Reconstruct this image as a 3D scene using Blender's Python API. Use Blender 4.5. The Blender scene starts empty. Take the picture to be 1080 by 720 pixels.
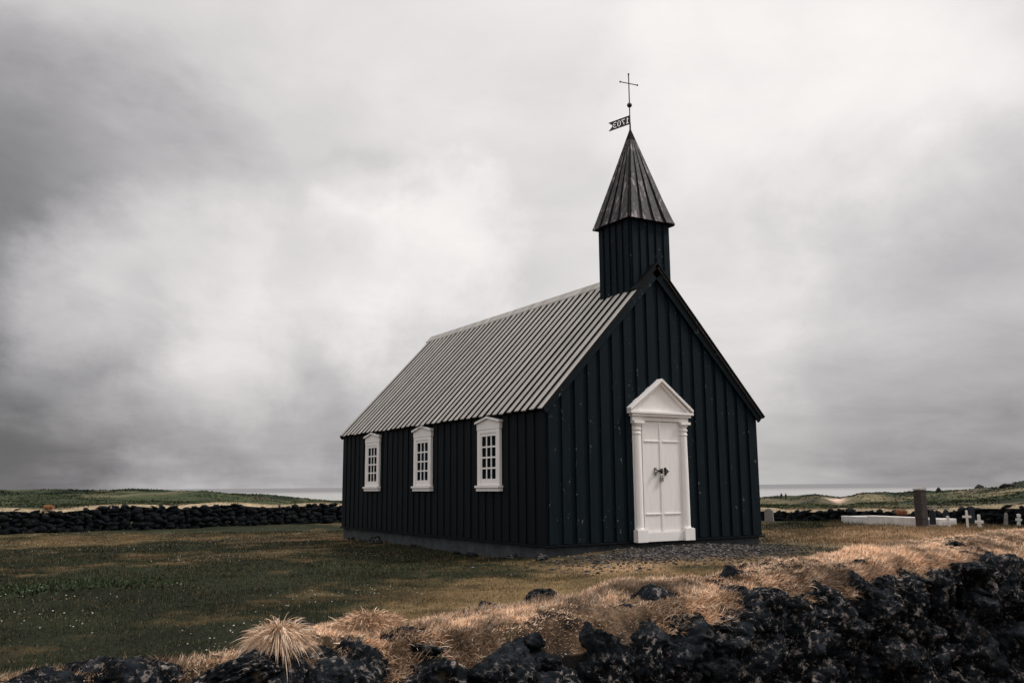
import bpy, bmesh, math, random
import numpy as np
from mathutils import Vector, Matrix

random.seed(7)
RNG = np.random.default_rng(7)
S = bpy.context.scene
COL = S.collection

# ------------------------------------------------------------------ camera
F_PX, PITCH, ROLL, YAW = 935.8, 0.1616, -0.0079, 0.5549
CAM = Vector((-9.058, -13.480, 1.05))
fw = Vector((math.sin(YAW) * math.cos(PITCH), math.cos(YAW) * math.cos(PITCH), math.sin(PITCH)))
rt = Vector((math.cos(YAW), -math.sin(YAW), 0))
up = rt.cross(fw)
cr, sr = math.cos(ROLL), math.sin(ROLL)
rt2 = rt * cr + up * sr
up2 = up * cr - rt * sr
cam_d = bpy.data.cameras.new('camera')
cam = bpy.data.objects.new('camera', cam_d)
COL.objects.link(cam)
cam_d.sensor_width = 36.0
cam_d.lens = 36.0 * F_PX / 1080.0
cam_d.clip_start = 0.05
cam_d.clip_end = 60000
M = Matrix(((rt2.x, up2.x, -fw.x, CAM.x), (rt2.y, up2.y, -fw.y, CAM.y), (rt2.z, up2.z, -fw.z, CAM.z), (0, 0, 0, 1)))
cam.matrix_world = M
S.camera = cam


def pix_dir(px, py):
    u, v = px - 540.0, -(py - 360.0)
    return (rt2 * u + up2 * v + fw * F_PX).normalized()


def at(px, r, z=None):
    """ground point in the direction of photo column px at r metres from the camera foot"""
    d = pix_dir(px, 514.0)
    h = Vector((d.x, d.y)).normalized()
    x, y = CAM.x + h.x * r, CAM.y + h.y * r
    return Vector((x, y, float(height(np.array([x]), np.array([y]))[0]) if z is None else z))


# ------------------------------------------------------------------ world, sun, exposure
S.view_settings.view_transform = 'Standard'
S.view_settings.look = 'None'
S.view_settings.gamma = 1
S.view_settings.exposure = 0.25
SUN_EL, SUN_REL = math.radians(50), math.radians(80)       # elevation, angle to the right of the view direction
az = YAW + SUN_REL
sun_dir = Vector((math.sin(az) * math.cos(SUN_EL), math.cos(az) * math.cos(SUN_EL), math.sin(SUN_EL)))
sd = bpy.data.lights.new('sun', 'SUN')
sd.energy = 2.1
sd.angle = math.radians(14)
sd.color = (1.0, 0.965, 0.93)
sun = bpy.data.objects.new('sun', sd)
COL.objects.link(sun)
sun.rotation_euler = sun_dir.to_track_quat('Z', 'Y').to_euler()
sun.location = (0, 0, 30)

W = bpy.data.worlds.new('World')
S.world = W
W.use_nodes = True
nt = W.node_tree
nt.nodes.clear()
N, L = nt.nodes.new, nt.links.new


def wmath(op, a, b=None, c=None, clamp=False):
    n = N('ShaderNodeMath')
    n.operation = op
    n.use_clamp = clamp
    for i, v in enumerate((a, b, c)):
        if v is None:
            continue
        if isinstance(v, (int, float)):
            n.inputs[i].default_value = v
        else:
            L(v, n.inputs[i])
    return n.outputs[0]


tc = N('ShaderNodeTexCoord')
dirv = tc.outputs['Generated']
# cloud layer: noise sampled where the view ray meets a high flat layer, so it foreshortens to the horizon
sep = N('ShaderNodeSeparateXYZ'); L(dirv, sep.inputs[0])
zz = wmath('ADD', wmath('MAXIMUM', sep.outputs[2], 0.0), 0.22)
cmb = N('ShaderNodeCombineXYZ')
L(wmath('DIVIDE', sep.outputs[0], zz), cmb.inputs[0])
L(wmath('DIVIDE', sep.outputs[1], zz), cmb.inputs[1])


def wnoise(scale, detail, rough, off, dist=0.0, vec=None):
    n = N('ShaderNodeTexNoise')
    n.noise_dimensions = '3D'
    n.inputs['Scale'].default_value = scale
    n.inputs['Detail'].default_value = detail
    n.inputs['Roughness'].default_value = rough
    n.inputs['Distortion'].default_value = dist
    mp = N('ShaderNodeVectorMath'); mp.operation = 'ADD'
    L(vec or cmb.outputs[0], mp.inputs[0]); mp.inputs[1].default_value = off
    L(mp.outputs[0], n.inputs['Vector'])
    return n


n1 = wnoise(0.9, 8, 0.50, (3.1, 7.7, 0.4), 0.3)
n2 = wnoise(2.6, 10, 0.62, (1.2, 0.3, 5.0), 0.4)
# warped direction for the large cloud masses
nw = wnoise(2.0, 8, 0.6, (9, 2, 3), 0.2, dirv)
wsub = N('ShaderNodeVectorMath'); wsub.operation = 'SUBTRACT'; L(nw.outputs['Color'], wsub.inputs[0]); wsub.inputs[1].default_value = (.5, .5, .5)
wsc = N('ShaderNodeVectorMath'); wsc.operation = 'SCALE'; L(wsub.outputs[0], wsc.inputs[0]); wsc.inputs['Scale'].default_value = 0.48
wad = N('ShaderNodeVectorMath'); wad.operation = 'ADD'; L(dirv, wad.inputs[0]); L(wsc.outputs[0], wad.inputs[1])
wno = N('ShaderNodeVectorMath'); wno.operation = 'NORMALIZE'; L(wad.outputs[0], wno.inputs[0])
val = wmath('ADD', wmath('MULTIPLY', wmath('SUBTRACT', n1.outputs[0], 0.5), 0.34),
            wmath('MULTIPLY', wmath('SUBTRACT', n2.outputs[0], 0.5), 0.20))
val = wmath('ADD', val, 0.625)
BLOBS = [  # photo column, row, radius in px, brightness added: bright and dark cloud masses
    (850, 90, 210, 0.17), (430, 290, 100, 0.20), (190, 370, 140, 0.25), (620, 340, 200, 0.06), (90, 345, 80, 0.16),
    (-10, 225, 230, -0.32), (-40, 430, 190, -0.20), (60, 480, 150, -0.10), (230, 450, 130, -0.16), (1080, 340, 200, -0.18),
    (-20, -10, 220, -0.08), (400, 400, 110, -0.10), (405, 220, 50, -0.08), (520, 60, 240, 0.03), (330, 200, 120, -0.06)]
for bx_, by_, br_, amt in BLOBS:
    c = pix_dir(bx_, by_)
    dp = N('ShaderNodeVectorMath'); dp.operation = 'DOT_PRODUCT'
    L(wno.outputs[0], dp.inputs[0]); dp.inputs[1].default_value = c
    mr = N('ShaderNodeMapRange'); mr.interpolation_type = 'SMOOTHSTEP'
    L(dp.outputs['Value'], mr.inputs[0])
    mr.inputs[1].default_value = math.cos(math.atan(br_ * 1.25 / F_PX))
    mr.inputs[2].default_value = 1.0
    mr.inputs[3].default_value = 0.0
    mr.inputs[4].default_value = amt
    val = wmath('ADD', val, mr.outputs[0])
# murk towards the horizon, brighter overcast towards the zenith
mr = N('ShaderNodeMapRange'); mr.interpolation_type = 'SMOOTHSTEP'
L(sep.outputs[2], mr.inputs[0])
mr.inputs[1].default_value = -0.02; mr.inputs[2].default_value = 0.17
mr.inputs[3].default_value = -0.21; mr.inputs[4].default_value = 0.0
val = wmath('ADD', val, mr.outputs[0])
mr = N('ShaderNodeMapRange')
L(sep.outputs[2], mr.inputs[0])
mr.inputs[1].default_value = 0.62; mr.inputs[2].default_value = 1.0
mr.inputs[3].default_value = 0.0; mr.inputs[4].default_value = 1.1
val = wmath('ADD', val, mr.outputs[0])
val = wmath('SMOOTH_MAX', val, 0.12, 0.12)
tint = N('ShaderNodeMix'); tint.data_type = 'RGBA'
mr = N('ShaderNodeMapRange'); L(val, mr.inputs[0]); mr.inputs[1].default_value = 0.15; mr.inputs[2].default_value = 0.8
L(mr.outputs[0], tint.inputs[0])
tint.inputs[6].default_value = (0.985, 0.955, 0.985, 1)
tint.inputs[7].default_value = (1.02, 0.98, 0.955, 1)
csc = N('ShaderNodeVectorMath'); csc.operation = 'SCALE'; L(tint.outputs[2], csc.inputs[0]); L(val, csc.inputs['Scale'])
sky = N('ShaderNodeTexSky'); sky.sky_type = 'NISHITA'; sky.sun_disc = False
sky.sun_elevation = SUN_EL; sky.sun_rotation = az; sky.air_density = 1.0; sky.dust_density = 3.0
bg1 = N('ShaderNodeBackground'); L(sky.outputs[0], bg1.inputs[0]); bg1.inputs[1].default_value = 0.06
bg2 = N('ShaderNodeBackground'); L(csc.outputs[0], bg2.inputs[0]); bg2.inputs[1].default_value = 1.0
mx = N('ShaderNodeMixShader'); mx.inputs[0].default_value = 0.93
L(bg1.outputs[0], mx.inputs[1]); L(bg2.outputs[0], mx.inputs[2])
wo = N('ShaderNodeOutputWorld'); L(mx.outputs[0], wo.inputs[0])


# ------------------------------------------------------------------ numpy noise
def _hash(i, j, k):
    i, j, k = (a.astype(np.int64).astype(np.uint32) for a in (i, j, k))
    h = i * np.uint32(374761393) + j * np.uint32(668265263) + k * np.uint32(2147483647 - 58)
    h = (h ^ (h >> np.uint32(13))) * np.uint32(1274126177)
    h = h ^ (h >> np.uint32(16))
    return (h & np.uint32(0xFFFFFF)).astype(np.float64) / 0xFFFFFF


def vnoise(P):
    I = np.floor(P); f = P - I
    f = f * f * f * (f * (f * 6 - 15) + 10)
    x, y, z = I[:, 0], I[:, 1], I[:, 2]
    r = 0
    for a in (0, 1):
        wa = f[:, 0] if a else 1 - f[:, 0]
        for b in (0, 1):
            wb = f[:, 1] if b else 1 - f[:, 1]
            for c in (0, 1):
                wc = f[:, 2] if c else 1 - f[:, 2]
                r = r + wa * wb * wc * _hash(x + a, y + b, z + c)
    return r * 2 - 1


def fbm(P, scale, octv=4, gain=0.5, off=0.0):
    P = np.asarray(P, float) * scale + off + 1000.0
    a, s, n = 1.0, 0, 0
    for o in range(octv):
        s = s + a * vnoise(P); n += a
        P = P * 2.03 + 17.3; a *= gain
    return s / n


def fb2(x, y, scale, octv=4, off=0.0, gain=0.5):
    return fbm(np.stack([x, y, np.full_like(x, off)], 1), scale, octv, gain, off)


def sstep(a, b, x):
    t = np.clip((x - a) / (b - a), 0, 1)
    return t * t * (3 - 2 * t)


# ------------------------------------------------------------------ mesh helpers
def tag(o, label=None, cat=None, group=None, kind=None):
    if label: o['label'] = label
    if cat: o['category'] = cat
    if group: o['group'] = group
    if kind: o['kind'] = kind
    return o


def empty(name, loc=(0, 0, 0), rz=0.0):
    o = bpy.data.objects.new(name, None)
    o.empty_display_size = 0.2
    COL.objects.link(o)
    o.location = loc; o.rotation_euler = (0, 0, rz)
    return o


def link_mesh(name, me, mat, parent=None):
    o = bpy.data.objects.new(name, me)
    COL.objects.link(o)
    if mat: me.materials.append(mat)
    if parent: o.parent = parent
    return o


def np_mesh(name, V, faces, mat, parent=None, smooth=False, col=None, rnd=None):
    """V (n,3); faces: (m,k) int array or a list of such arrays"""
    if not isinstance(faces, list): faces = [faces]
    faces = [f for f in faces if len(f)]
    me = bpy.data.meshes.new(name)
    V = np.ascontiguousarray(V, dtype=np.float32)
    me.vertices.add(len(V)); me.vertices.foreach_set('co', V.ravel())
    tot = np.concatenate([np.full(len(f), f.shape[1]) for f in faces])
    idx = np.concatenate([f.ravel() for f in faces]).astype(np.int32)
    me.loops.add(len(idx)); me.loops.foreach_set('vertex_index', idx)
    me.polygons.add(len(tot))
    st = np.concatenate([[0], np.cumsum(tot)[:-1]]).astype(np.int32)
    me.polygons.foreach_set('loop_start', st)
    me.polygons.foreach_set('loop_total', tot.astype(np.int32))
    if smooth: me.polygons.foreach_set('use_smooth', np.ones(len(tot), dtype=bool))
    me.update(calc_edges=True)
    if col is not None:
        a = me.attributes.new('col', 'FLOAT_COLOR', 'POINT')
        c4 = np.ones((len(V), 4), np.float32); c4[:, :3] = col
        a.data.foreach_set('color', c4.ravel())
    me.validate()
    return link_mesh(name, me, mat, parent)


class MB:
    """collects solids for one mesh"""
    def __init__(s): s.v = []; s.f = []

    def box(s, x0, x1, y0, y1, z0, z1):
        b = len(s.v)
        s.v += [(x, y, z) for z in (z0, z1) for x, y in ((x0, y0), (x1, y0), (x1, y1), (x0, y1))]
        s.f += [tuple(b + i for i in q) for q in ((0, 3, 2, 1), (4, 5, 6, 7), (0, 1, 5, 4), (1, 2, 6, 5), (2, 3, 7, 6), (3, 0, 4, 7))]
        return s

    def prism(s, A, B):
        """two matching outlines (lists of 3D points) joined into a solid"""
        b = len(s.v); n = len(A)
        s.v += [tuple(p) for p in A] + [tuple(p) for p in B]
        s.f.append(tuple(b + i for i in range(n))[::-1]); s.f.append(tuple(b + n + i for i in range(n)))
        for i in range(n):
            j = (i + 1) % n
            s.f.append((b + i, b + j, b + n + j, b + n + i))
        return s

    def lathe(s, cx, cy, prof, n=24, a0=0, a1=2 * math.pi):
        b = len(s.v)
        for (r, z) in prof:
            for k in range(n):
                a = a0 + (a1 - a0) * k / n
                s.v.append((cx + r * math.cos(a), cy + r * math.sin(a), z))
        for i in range(len(prof) - 1):
            for k in range(n):
                j = (k + 1) % n
                s.f.append((b + i * n + k, b + i * n + j, b + (i + 1) * n + j, b + (i + 1) * n + k))
        s.f.append(tuple(b + k for k in range(n))[::-1])
        s.f.append(tuple(b + (len(prof) - 1) * n + k for k in range(n)))
        return s

    def tube(s, p, q, r, n=8, r2=None):
        p, q = Vector(p), Vector(q); r2 = r if r2 is None else r2
        d = (q - p).normalized(); a = d.orthogonal().normalized(); c = d.cross(a)
        A = [p + (a * math.cos(t) + c * math.sin(t)) * r for t in [2 * math.pi * k / n for k in range(n)]]
        B = [q + (a * math.cos(t) + c * math.sin(t)) * r2 for t in [2 * math.pi * k / n for k in range(n)]]
        return s.prism(A, B)

    def ball(s, c, r, nu=16, nv=10):
        prof = [(max(1e-4, r * math.sin(math.pi * i / nv)), c[2] - r * math.cos(math.pi * i / nv)) for i in range(nv + 1)]
        return s.lathe(c[0], c[1], prof, nu)

    def build(s, name, mat, parent=None, bevel=0.0, smooth=False):
        me = bpy.data.meshes.new(name)
        me.from_pydata(s.v, [], s.f)
        bm = bmesh.new(); bm.from_mesh(me)
        bmesh.ops.recalc_face_normals(bm, faces=bm.faces)
        bm.to_mesh(me); bm.free()
        if smooth:
            for p in me.polygons: p.use_smooth = True
        o = link_mesh(name, me, mat, parent)
        if bevel:
            m = o.modifiers.new('bevel', 'BEVEL'); m.width = bevel; m.segments = 2; m.limit_method = 'ANGLE'
        if smooth:
            m = o.modifiers.new('split', 'EDGE_SPLIT'); m.split_angle = math.radians(40)
        return o


# ------------------------------------------------------------------ materials
def mat_base(name, rough=0.7, spec=0.3):
    m = bpy.data.materials.new(name); m.use_nodes = True
    t = m.node_tree; b = t.nodes['Principled BSDF']
    b.inputs['Roughness'].default_value = rough
    b.inputs['Specular IOR Level'].default_value = spec
    return m, t, b


def node(t, kind, **kw):
    n = t.nodes.new(kind)
    for k, v in kw.items():
        if k in n.inputs.keys(): n.inputs[k].default_value = v
        else: setattr(n, k, v)
    return n


def noise(t, scale, detail=6, rough=0.55, vec=None, dist=0.0, sc3=None):
    n = t.nodes.new('ShaderNodeTexNoise')
    n.inputs['Scale'].default_value = scale; n.inputs['Detail'].default_value = detail
    n.inputs['Roughness'].default_value = rough; n.inputs['Distortion'].default_value = dist
    g = t.nodes.new('ShaderNodeNewGeometry') if vec is None else None
    src = g.outputs['Position'] if vec is None else vec
    if sc3:
        mp = t.nodes.new('ShaderNodeVectorMath'); mp.operation = 'MULTIPLY'
        t.links.new(src, mp.inputs[0]); mp.inputs[1].default_value = sc3; src = mp.outputs[0]
    t.links.new(src, n.inputs['Vector'])
    return n.outputs[0]


def ramp(t, src, stops):
    r = t.nodes.new('ShaderNodeValToRGB'); t.links.new(src, r.inputs[0])
    e = r.color_ramp.elements
    while len(e) < len(stops): e.new(0.5)
    for i, (p, c) in enumerate(stops):
        e[i].position = p
        e[i].color = (c, c, c, 1) if isinstance(c, (int, float)) else (*c, 1)
    return r.outputs[0]


def mixc(t, fac, a, b, mode='MIX'):
    m = t.nodes.new('ShaderNodeMix'); m.data_type = 'RGBA'; m.blend_type = mode
    for s, v in ((0, fac), (6, a), (7, b)):
        if isinstance(v, (int, float)): m.inputs[s].default_value = v
        elif isinstance(v, tuple): m.inputs[s].default_value = (*v, 1)
        else: t.links.new(v, m.inputs[s])
    return m.outputs[2]


def bump(t, b, h, strength=0.3, dist=0.01):
    n = t.nodes.new('ShaderNodeBump'); n.inputs['Strength'].default_value = strength; n.inputs['Distance'].default_value = dist
    t.links.new(h, n.inputs['Height']); t.links.new(n.outputs[0], b.inputs['Normal'])


def mat_tar(name, flecks=0.65, grain=(9, 9, 0.7), c0=(0.0016, 0.0045, 0.0068), c1=(0.0050, 0.0135, 0.0205)):
    m, t, b = mat_base(name, 0.62, 0.10)
    g = noise(t, 3.0, 8, 0.6, sc3=grain)
    big = noise(t, 0.9, 4, 0.5)
    c = mixc(t, ramp(t, g, [(0.3, 0.0), (0.75, 1.0)]), c0, c1)
    c = mixc(t, ramp(t, big, [(0.35, -0.2), (0.7, 0.5)]), c, tuple(v * 0.55 for v in c1))
    fl = noise(t, 8.0, 5, 0.7, sc3=(2.2, 2.2, 1.0))
    area = noise(t, 1.3, 3, 0.5)
    f = t.nodes.new('ShaderNodeMath'); f.operation = 'MULTIPLY'
    t.links.new(ramp(t, fl, [(flecks, 0.0), (flecks + 0.03, 1.0)]), f.inputs[0])
    t.links.new(ramp(t, area, [(0.45, 0.0), (0.55, 1.0)]), f.inputs[1])
    c = mixc(t, f.outputs[0], c, (0.20, 0.20, 0.19))
    t.links.new(c, b.inputs['Base Color'])
    t.links.new(ramp(t, g, [(0.2, 0.5), (0.8, 0.8)]), b.inputs['Roughness'])
    bump(t, b, g, 0.5, 0.006)
    return m


M_TAR = mat_tar('tarred_wood')
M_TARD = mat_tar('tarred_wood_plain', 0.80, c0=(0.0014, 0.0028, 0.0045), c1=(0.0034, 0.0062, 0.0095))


def mat_white(name, base=(0.84, 0.80, 0.78)):
    m, t, b = mat_base(name, 0.5, 0.35)
    g = noise(t, 5, 7, 0.6, sc3=(4, 4, 0.8)); s = noise(t, 14, 6, 0.65)
    c = mixc(t, ramp(t, g, [(0.35, -0.2), (0.8, 0.6)]), base, tuple(v * 0.80 for v in base))
    c = mixc(t, ramp(t, s, [(0.66, 0.0), (0.72, 0.55)]), c, (0.42, 0.38, 0.35))
    t.links.new(c, b.inputs['Base Color']); bump(t, b, g, 0.25, 0.003)
    return m


M_WHITE = mat_white('white_paint')


def mat_roof():
    m, t, b = mat_base('weathered_roof_board', 0.75, 0.25)
    tcn = t.nodes.new('ShaderNodeTexCoord')
    per = noise(t, 1.0, 2, 0.5, sc3=(0.02, 3.7, 0.02))          # from board to board
    g = noise(t, 6, 8, 0.65, sc3=(0.7, 9, 0.7))
    blot = noise(t, 1.6, 6, 0.6)
    c = mixc(t, ramp(t, per, [(0.35, -0.2), (0.65, 1.0)]), (0.31, 0.29, 0.27), (0.50, 0.475, 0.45))
    c = mixc(t, ramp(t, g, [(0.42, 0.0), (0.75, 0.75)]), c, (0.20, 0.18, 0.16))
    c = mixc(t, ramp(t, blot, [(0.5, 0.0), (0.72, 0.6)]), c, (0.26, 0.24, 0.215))
    t.links.new(c, b.inputs['Base Color']); bump(t, b, g, 0.4, 0.006)
    return m


M_ROOF = mat_roof()
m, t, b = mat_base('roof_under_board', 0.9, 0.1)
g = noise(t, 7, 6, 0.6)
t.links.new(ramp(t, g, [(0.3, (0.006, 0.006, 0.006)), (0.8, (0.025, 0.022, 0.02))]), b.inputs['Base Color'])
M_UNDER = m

m, t, b = mat_base('weathered_spire_board', 0.7, 0.3)
g = noise(t, 5, 8, 0.7, sc3=(7, 7, 0.9)); g2 = noise(t, 2.0, 4, 0.6, sc3=(6, 6, 0.6))
c = mixc(t, ramp(t, g, [(0.42, 0.0), (0.60, 1.0)]), (0.010, 0.013, 0.016), (0.065, 0.058, 0.062))
c = mixc(t, ramp(t, g2, [(0.55, 0.0), (0.64, 0.9)]), c, (0.27, 0.23, 0.235))
t.links.new(c, b.inputs['Base Color']); bump(t, b, g, 0.4, 0.006)
M_SPIRE = m
m, t, b = mat_base('tarred_spire_board', 0.8, 0.1)
b.inputs['Base Color'].default_value = (0.006, 0.008, 0.010, 1)
M_SPIREU = m

m, t, b = mat_base('window_glass', 0.12, 0.06)
b.inputs['Base Color'].default_value = (0.004, 0.007, 0.01, 1)
b.inputs['IOR'].default_value = 1.12
M_GLASS = m
m, t, b = mat_base('black_iron', 0.5, 0.4)
g = noise(t, 30, 4)
t.links.new(ramp(t, g, [(0.3, (0.008, 0.008, 0.009)), (0.8, (0.025, 0.022, 0.02))]), b.inputs['Base Color'])
M_IRON = m
m, t, b = mat_base('worn_steel', 0.35, 0.5)
b.inputs['Metallic'].default_value = 0.8
g = noise(t, 40, 4)
t.links.new(ramp(t, g, [(0.3, (0.18, 0.18, 0.17)), (0.8, (0.42, 0.41, 0.4))]), b.inputs['Base Color'])
M_STEEL = m


def mat_concrete(name, a, bcol, sc=4.0):
    m, t, b = mat_base(name, 0.85, 0.2)
    g = noise(t, sc, 8, 0.65); s = noise(t, sc * 5, 6, 0.7)
    c = mixc(t, ramp(t, g, [(0.35, -0.2), (0.7, 1.0)]), a, bcol)
    c = mixc(t, ramp(t, s, [(0.55, 0.0), (0.75, 0.5)]), c, tuple(v * 0.4 for v in a))
    t.links.new(c, b.inputs['Base Color']); bump(t, b, s, 0.6, 0.01)
    return m


M_FOUND = mat_concrete('old_concrete', (0.060, 0.068, 0.073), (0.022, 0.027, 0.030))
M_WSTONE = mat_concrete('white_stone', (0.66, 0.64, 0.62), (0.48, 0.46, 0.44), 6)
M_GSTONE = mat_concrete('grey_stone', (0.24, 0.22, 0.21), (0.13, 0.12, 0.115), 7)
M_DSTONE = mat_concrete('dark_stone', (0.030, 0.036, 0.042), (0.018, 0.022, 0.026), 7)
M_BSTONE = mat_concrete('brown_stone', (0.060, 0.050, 0.047), (0.032, 0.028, 0.028), 9)


def mat_rock(name='lava_rock', hi=(0.024, 0.029, 0.036), lic=(0.36, 0.31, 0.285)):
    m, t, b = mat_base(name, 0.85, 0.18)
    g = noise(t, 9, 9, 0.68); f = noise(t, 42, 8, 0.7, dist=0.4); big = noise(t, 2.1, 5, 0.55)
    lich = noise(t, 27, 10, 0.78, dist=0.5)
    c = mixc(t, ramp(t, g, [(0.44, 0.0), (0.64, 1.0)]), (0.004, 0.0058, 0.0075), hi)
    mu = t.nodes.new('ShaderNodeMath'); mu.operation = 'MULTIPLY'
    t.links.new(ramp(t, lich, [(0.535, 0.0), (0.62, 1.0)]), mu.inputs[0])
    t.links.new(ramp(t, big, [(0.42, 0.2), (0.54, 1.0)]), mu.inputs[1])
    c = mixc(t, mu.outputs[0], c, lic)
    mo = noise(t, 6, 6, 0.6)
    c = mixc(t, ramp(t, mo, [(0.63, 0.0), (0.72, 0.6)]), c, (0.075, 0.052, 0.028))
    t.links.new(c, b.inputs['Base Color'])
    ad = t.nodes.new('ShaderNodeMath'); ad.operation = 'MULTIPLY_ADD'
    t.links.new(f, ad.inputs[0]); ad.inputs[1].default_value = 0.5; t.links.new(g, ad.inputs[2])
    bump(t, b, ad.outputs[0], 1.0, 0.05)
    b.inputs['Specular IOR Level'].default_value = 0.06; b.inputs['Roughness'].default_value = 1.0
    return m


M_ROCK = mat_rock()
M_ROCKD = mat_rock('dark_lava_rock', (0.013, 0.015, 0.018), (0.06, 0.055, 0.05))


def mat_col(name, nscale, amt=0.5, bs=0.4, bd=0.03, rough=0.95, broad=False):
    """colour comes from the mesh's own 'col' attribute (plant and soil colours), broken up by noise"""
    m, t, b = mat_base(name, rough, 0.08)
    a = t.nodes.new('ShaderNodeAttribute'); a.attribute_name = 'col'
    g = noise(t, nscale, 8, 0.7)
    c = mixc(t, 1.0, a.outputs['Color'], ramp(t, g, [(0.25, 1 - amt), (0.75, 1 + amt)]), 'MULTIPLY')
    if broad:
        g2 = noise(t, 0.22, 9, 0.75, sc3=(1, 1, 3))
        mm = t.nodes.new('ShaderNodeMapRange'); t.links.new(g2, mm.inputs[0])
        mm.inputs[1].default_value = 0.36; mm.inputs[2].default_value = 0.64; mm.inputs[3].default_value = 0.45; mm.inputs[4].default_value = 1.45
        vm = t.nodes.new('ShaderNodeVectorMath'); vm.operation = 'SCALE'
        t.links.new(c, vm.inputs[0]); t.links.new(mm.outputs[0], vm.inputs['Scale']); c = vm.outputs[0]
    t.links.new(c, b.inputs['Base Color'])
    if bs: bump(t, b, g, bs, bd)
    return m


M_GROUND = mat_col('turf_soil', 14, 0.55, 0.8, 0.05, broad=True)
M_TURF = mat_col('dry_turf', 22, 0.7, 1.0, 0.04)
M_BLADE = mat_col('grass_blade', 60, 0.15, 0)

# ------------------------------------------------------------------ terrain
CW, CL, HE, HR = 5.436, 10.03, 2.527, 5.40      # church width, length, eaves, ridge
CREST_X = [-400, 0, 60, 150, 220, 280, 345, 450, 700, 802, 830, 850, 875, 895, 925, 950, 980, 1010, 1040, 1060, 1080, 1300]
CREST_O = [2, 1.5, 0.8, 1.0, 4, 8, 14, 18, 16, 12.5, 12.5, 10, 14, 10, 9, 8.3, 8, 7.5, 5.5, 3, 1.5, -2]
CREST_R = [140, 140, 140, 150, 150, 150, 160, 200, 260, 300, 300, 300, 260, 280, 280, 270, 240, 220, 200, 180, 170, 150]


def rel_px(x, y):
    dx, dy = x - CAM.x, y - CAM.y
    f = dx * math.sin(YAW) + dy * math.cos(YAW); r = dx * math.cos(YAW) - dy * math.sin(YAW)
    a = np.arctan2(r, f)
    return np.where(np.abs(a) < 1.2, 540 + 924 * np.tan(np.clip(a, -1.2, 1.2)) / 1.0, np.sign(a) * 3000 + 540), np.hypot(dx, dy)


def height(x, y):
    px, r = rel_px(x, y)
    off = np.interp(px, CREST_X, CREST_O); rc = np.interp(px, CREST_X, CREST_R)
    zc = 1.05 - off / F_PX * rc
    base = -0.30 + 0.05 * fb2(x, y, 0.35, 3, 2.0) + 0.030 * fb2(x, y, 2.2, 4, 5.0)
    # banked earth round the front of the church
    base = base + 0.20 * np.exp(-(((x - 2.7) / 3.2) ** 2 + ((y + 0.5) / 1.5) ** 2) ** 1.2)
    base = base + 0.20 * np.exp(-(((x - 14.8) / 4.5) ** 2 + ((y - 0.5) / 8.0) ** 2))
    base = np.where((x > 0.02) & (x < CW - 0.02) & (y > 0.02) & (y < CL - 0.02), -0.35, base)
    t = sstep(36, 0.92 * rc, r)
    hill = base * (1 - t) + zc * t
    rough = fb2(x, y, 0.05, 4, 8.0) * 1.2 + fb2(x, y, 0.16, 4, 3.0) * 0.35
    hill = hill + rough * sstep(45, 110, r) * (1 - sstep(rc * 0.75, rc, r)) * 1.3
    hill = hill + 0.6 * fb2(x, y, 0.09, 5, 11.0) * sstep(60, 120, r)
    # lava outcrops on the right-hand skyline
    lav = sstep(985, 1040, px) * sstep(90, 130, r)
    hill = hill + lav * 0.7 * np.abs(fb2(x, y, 0.12, 5, 21.0))
    hill = hill - 16 * sstep(rc * 1.02, rc + 130, r)
    return hill


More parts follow.
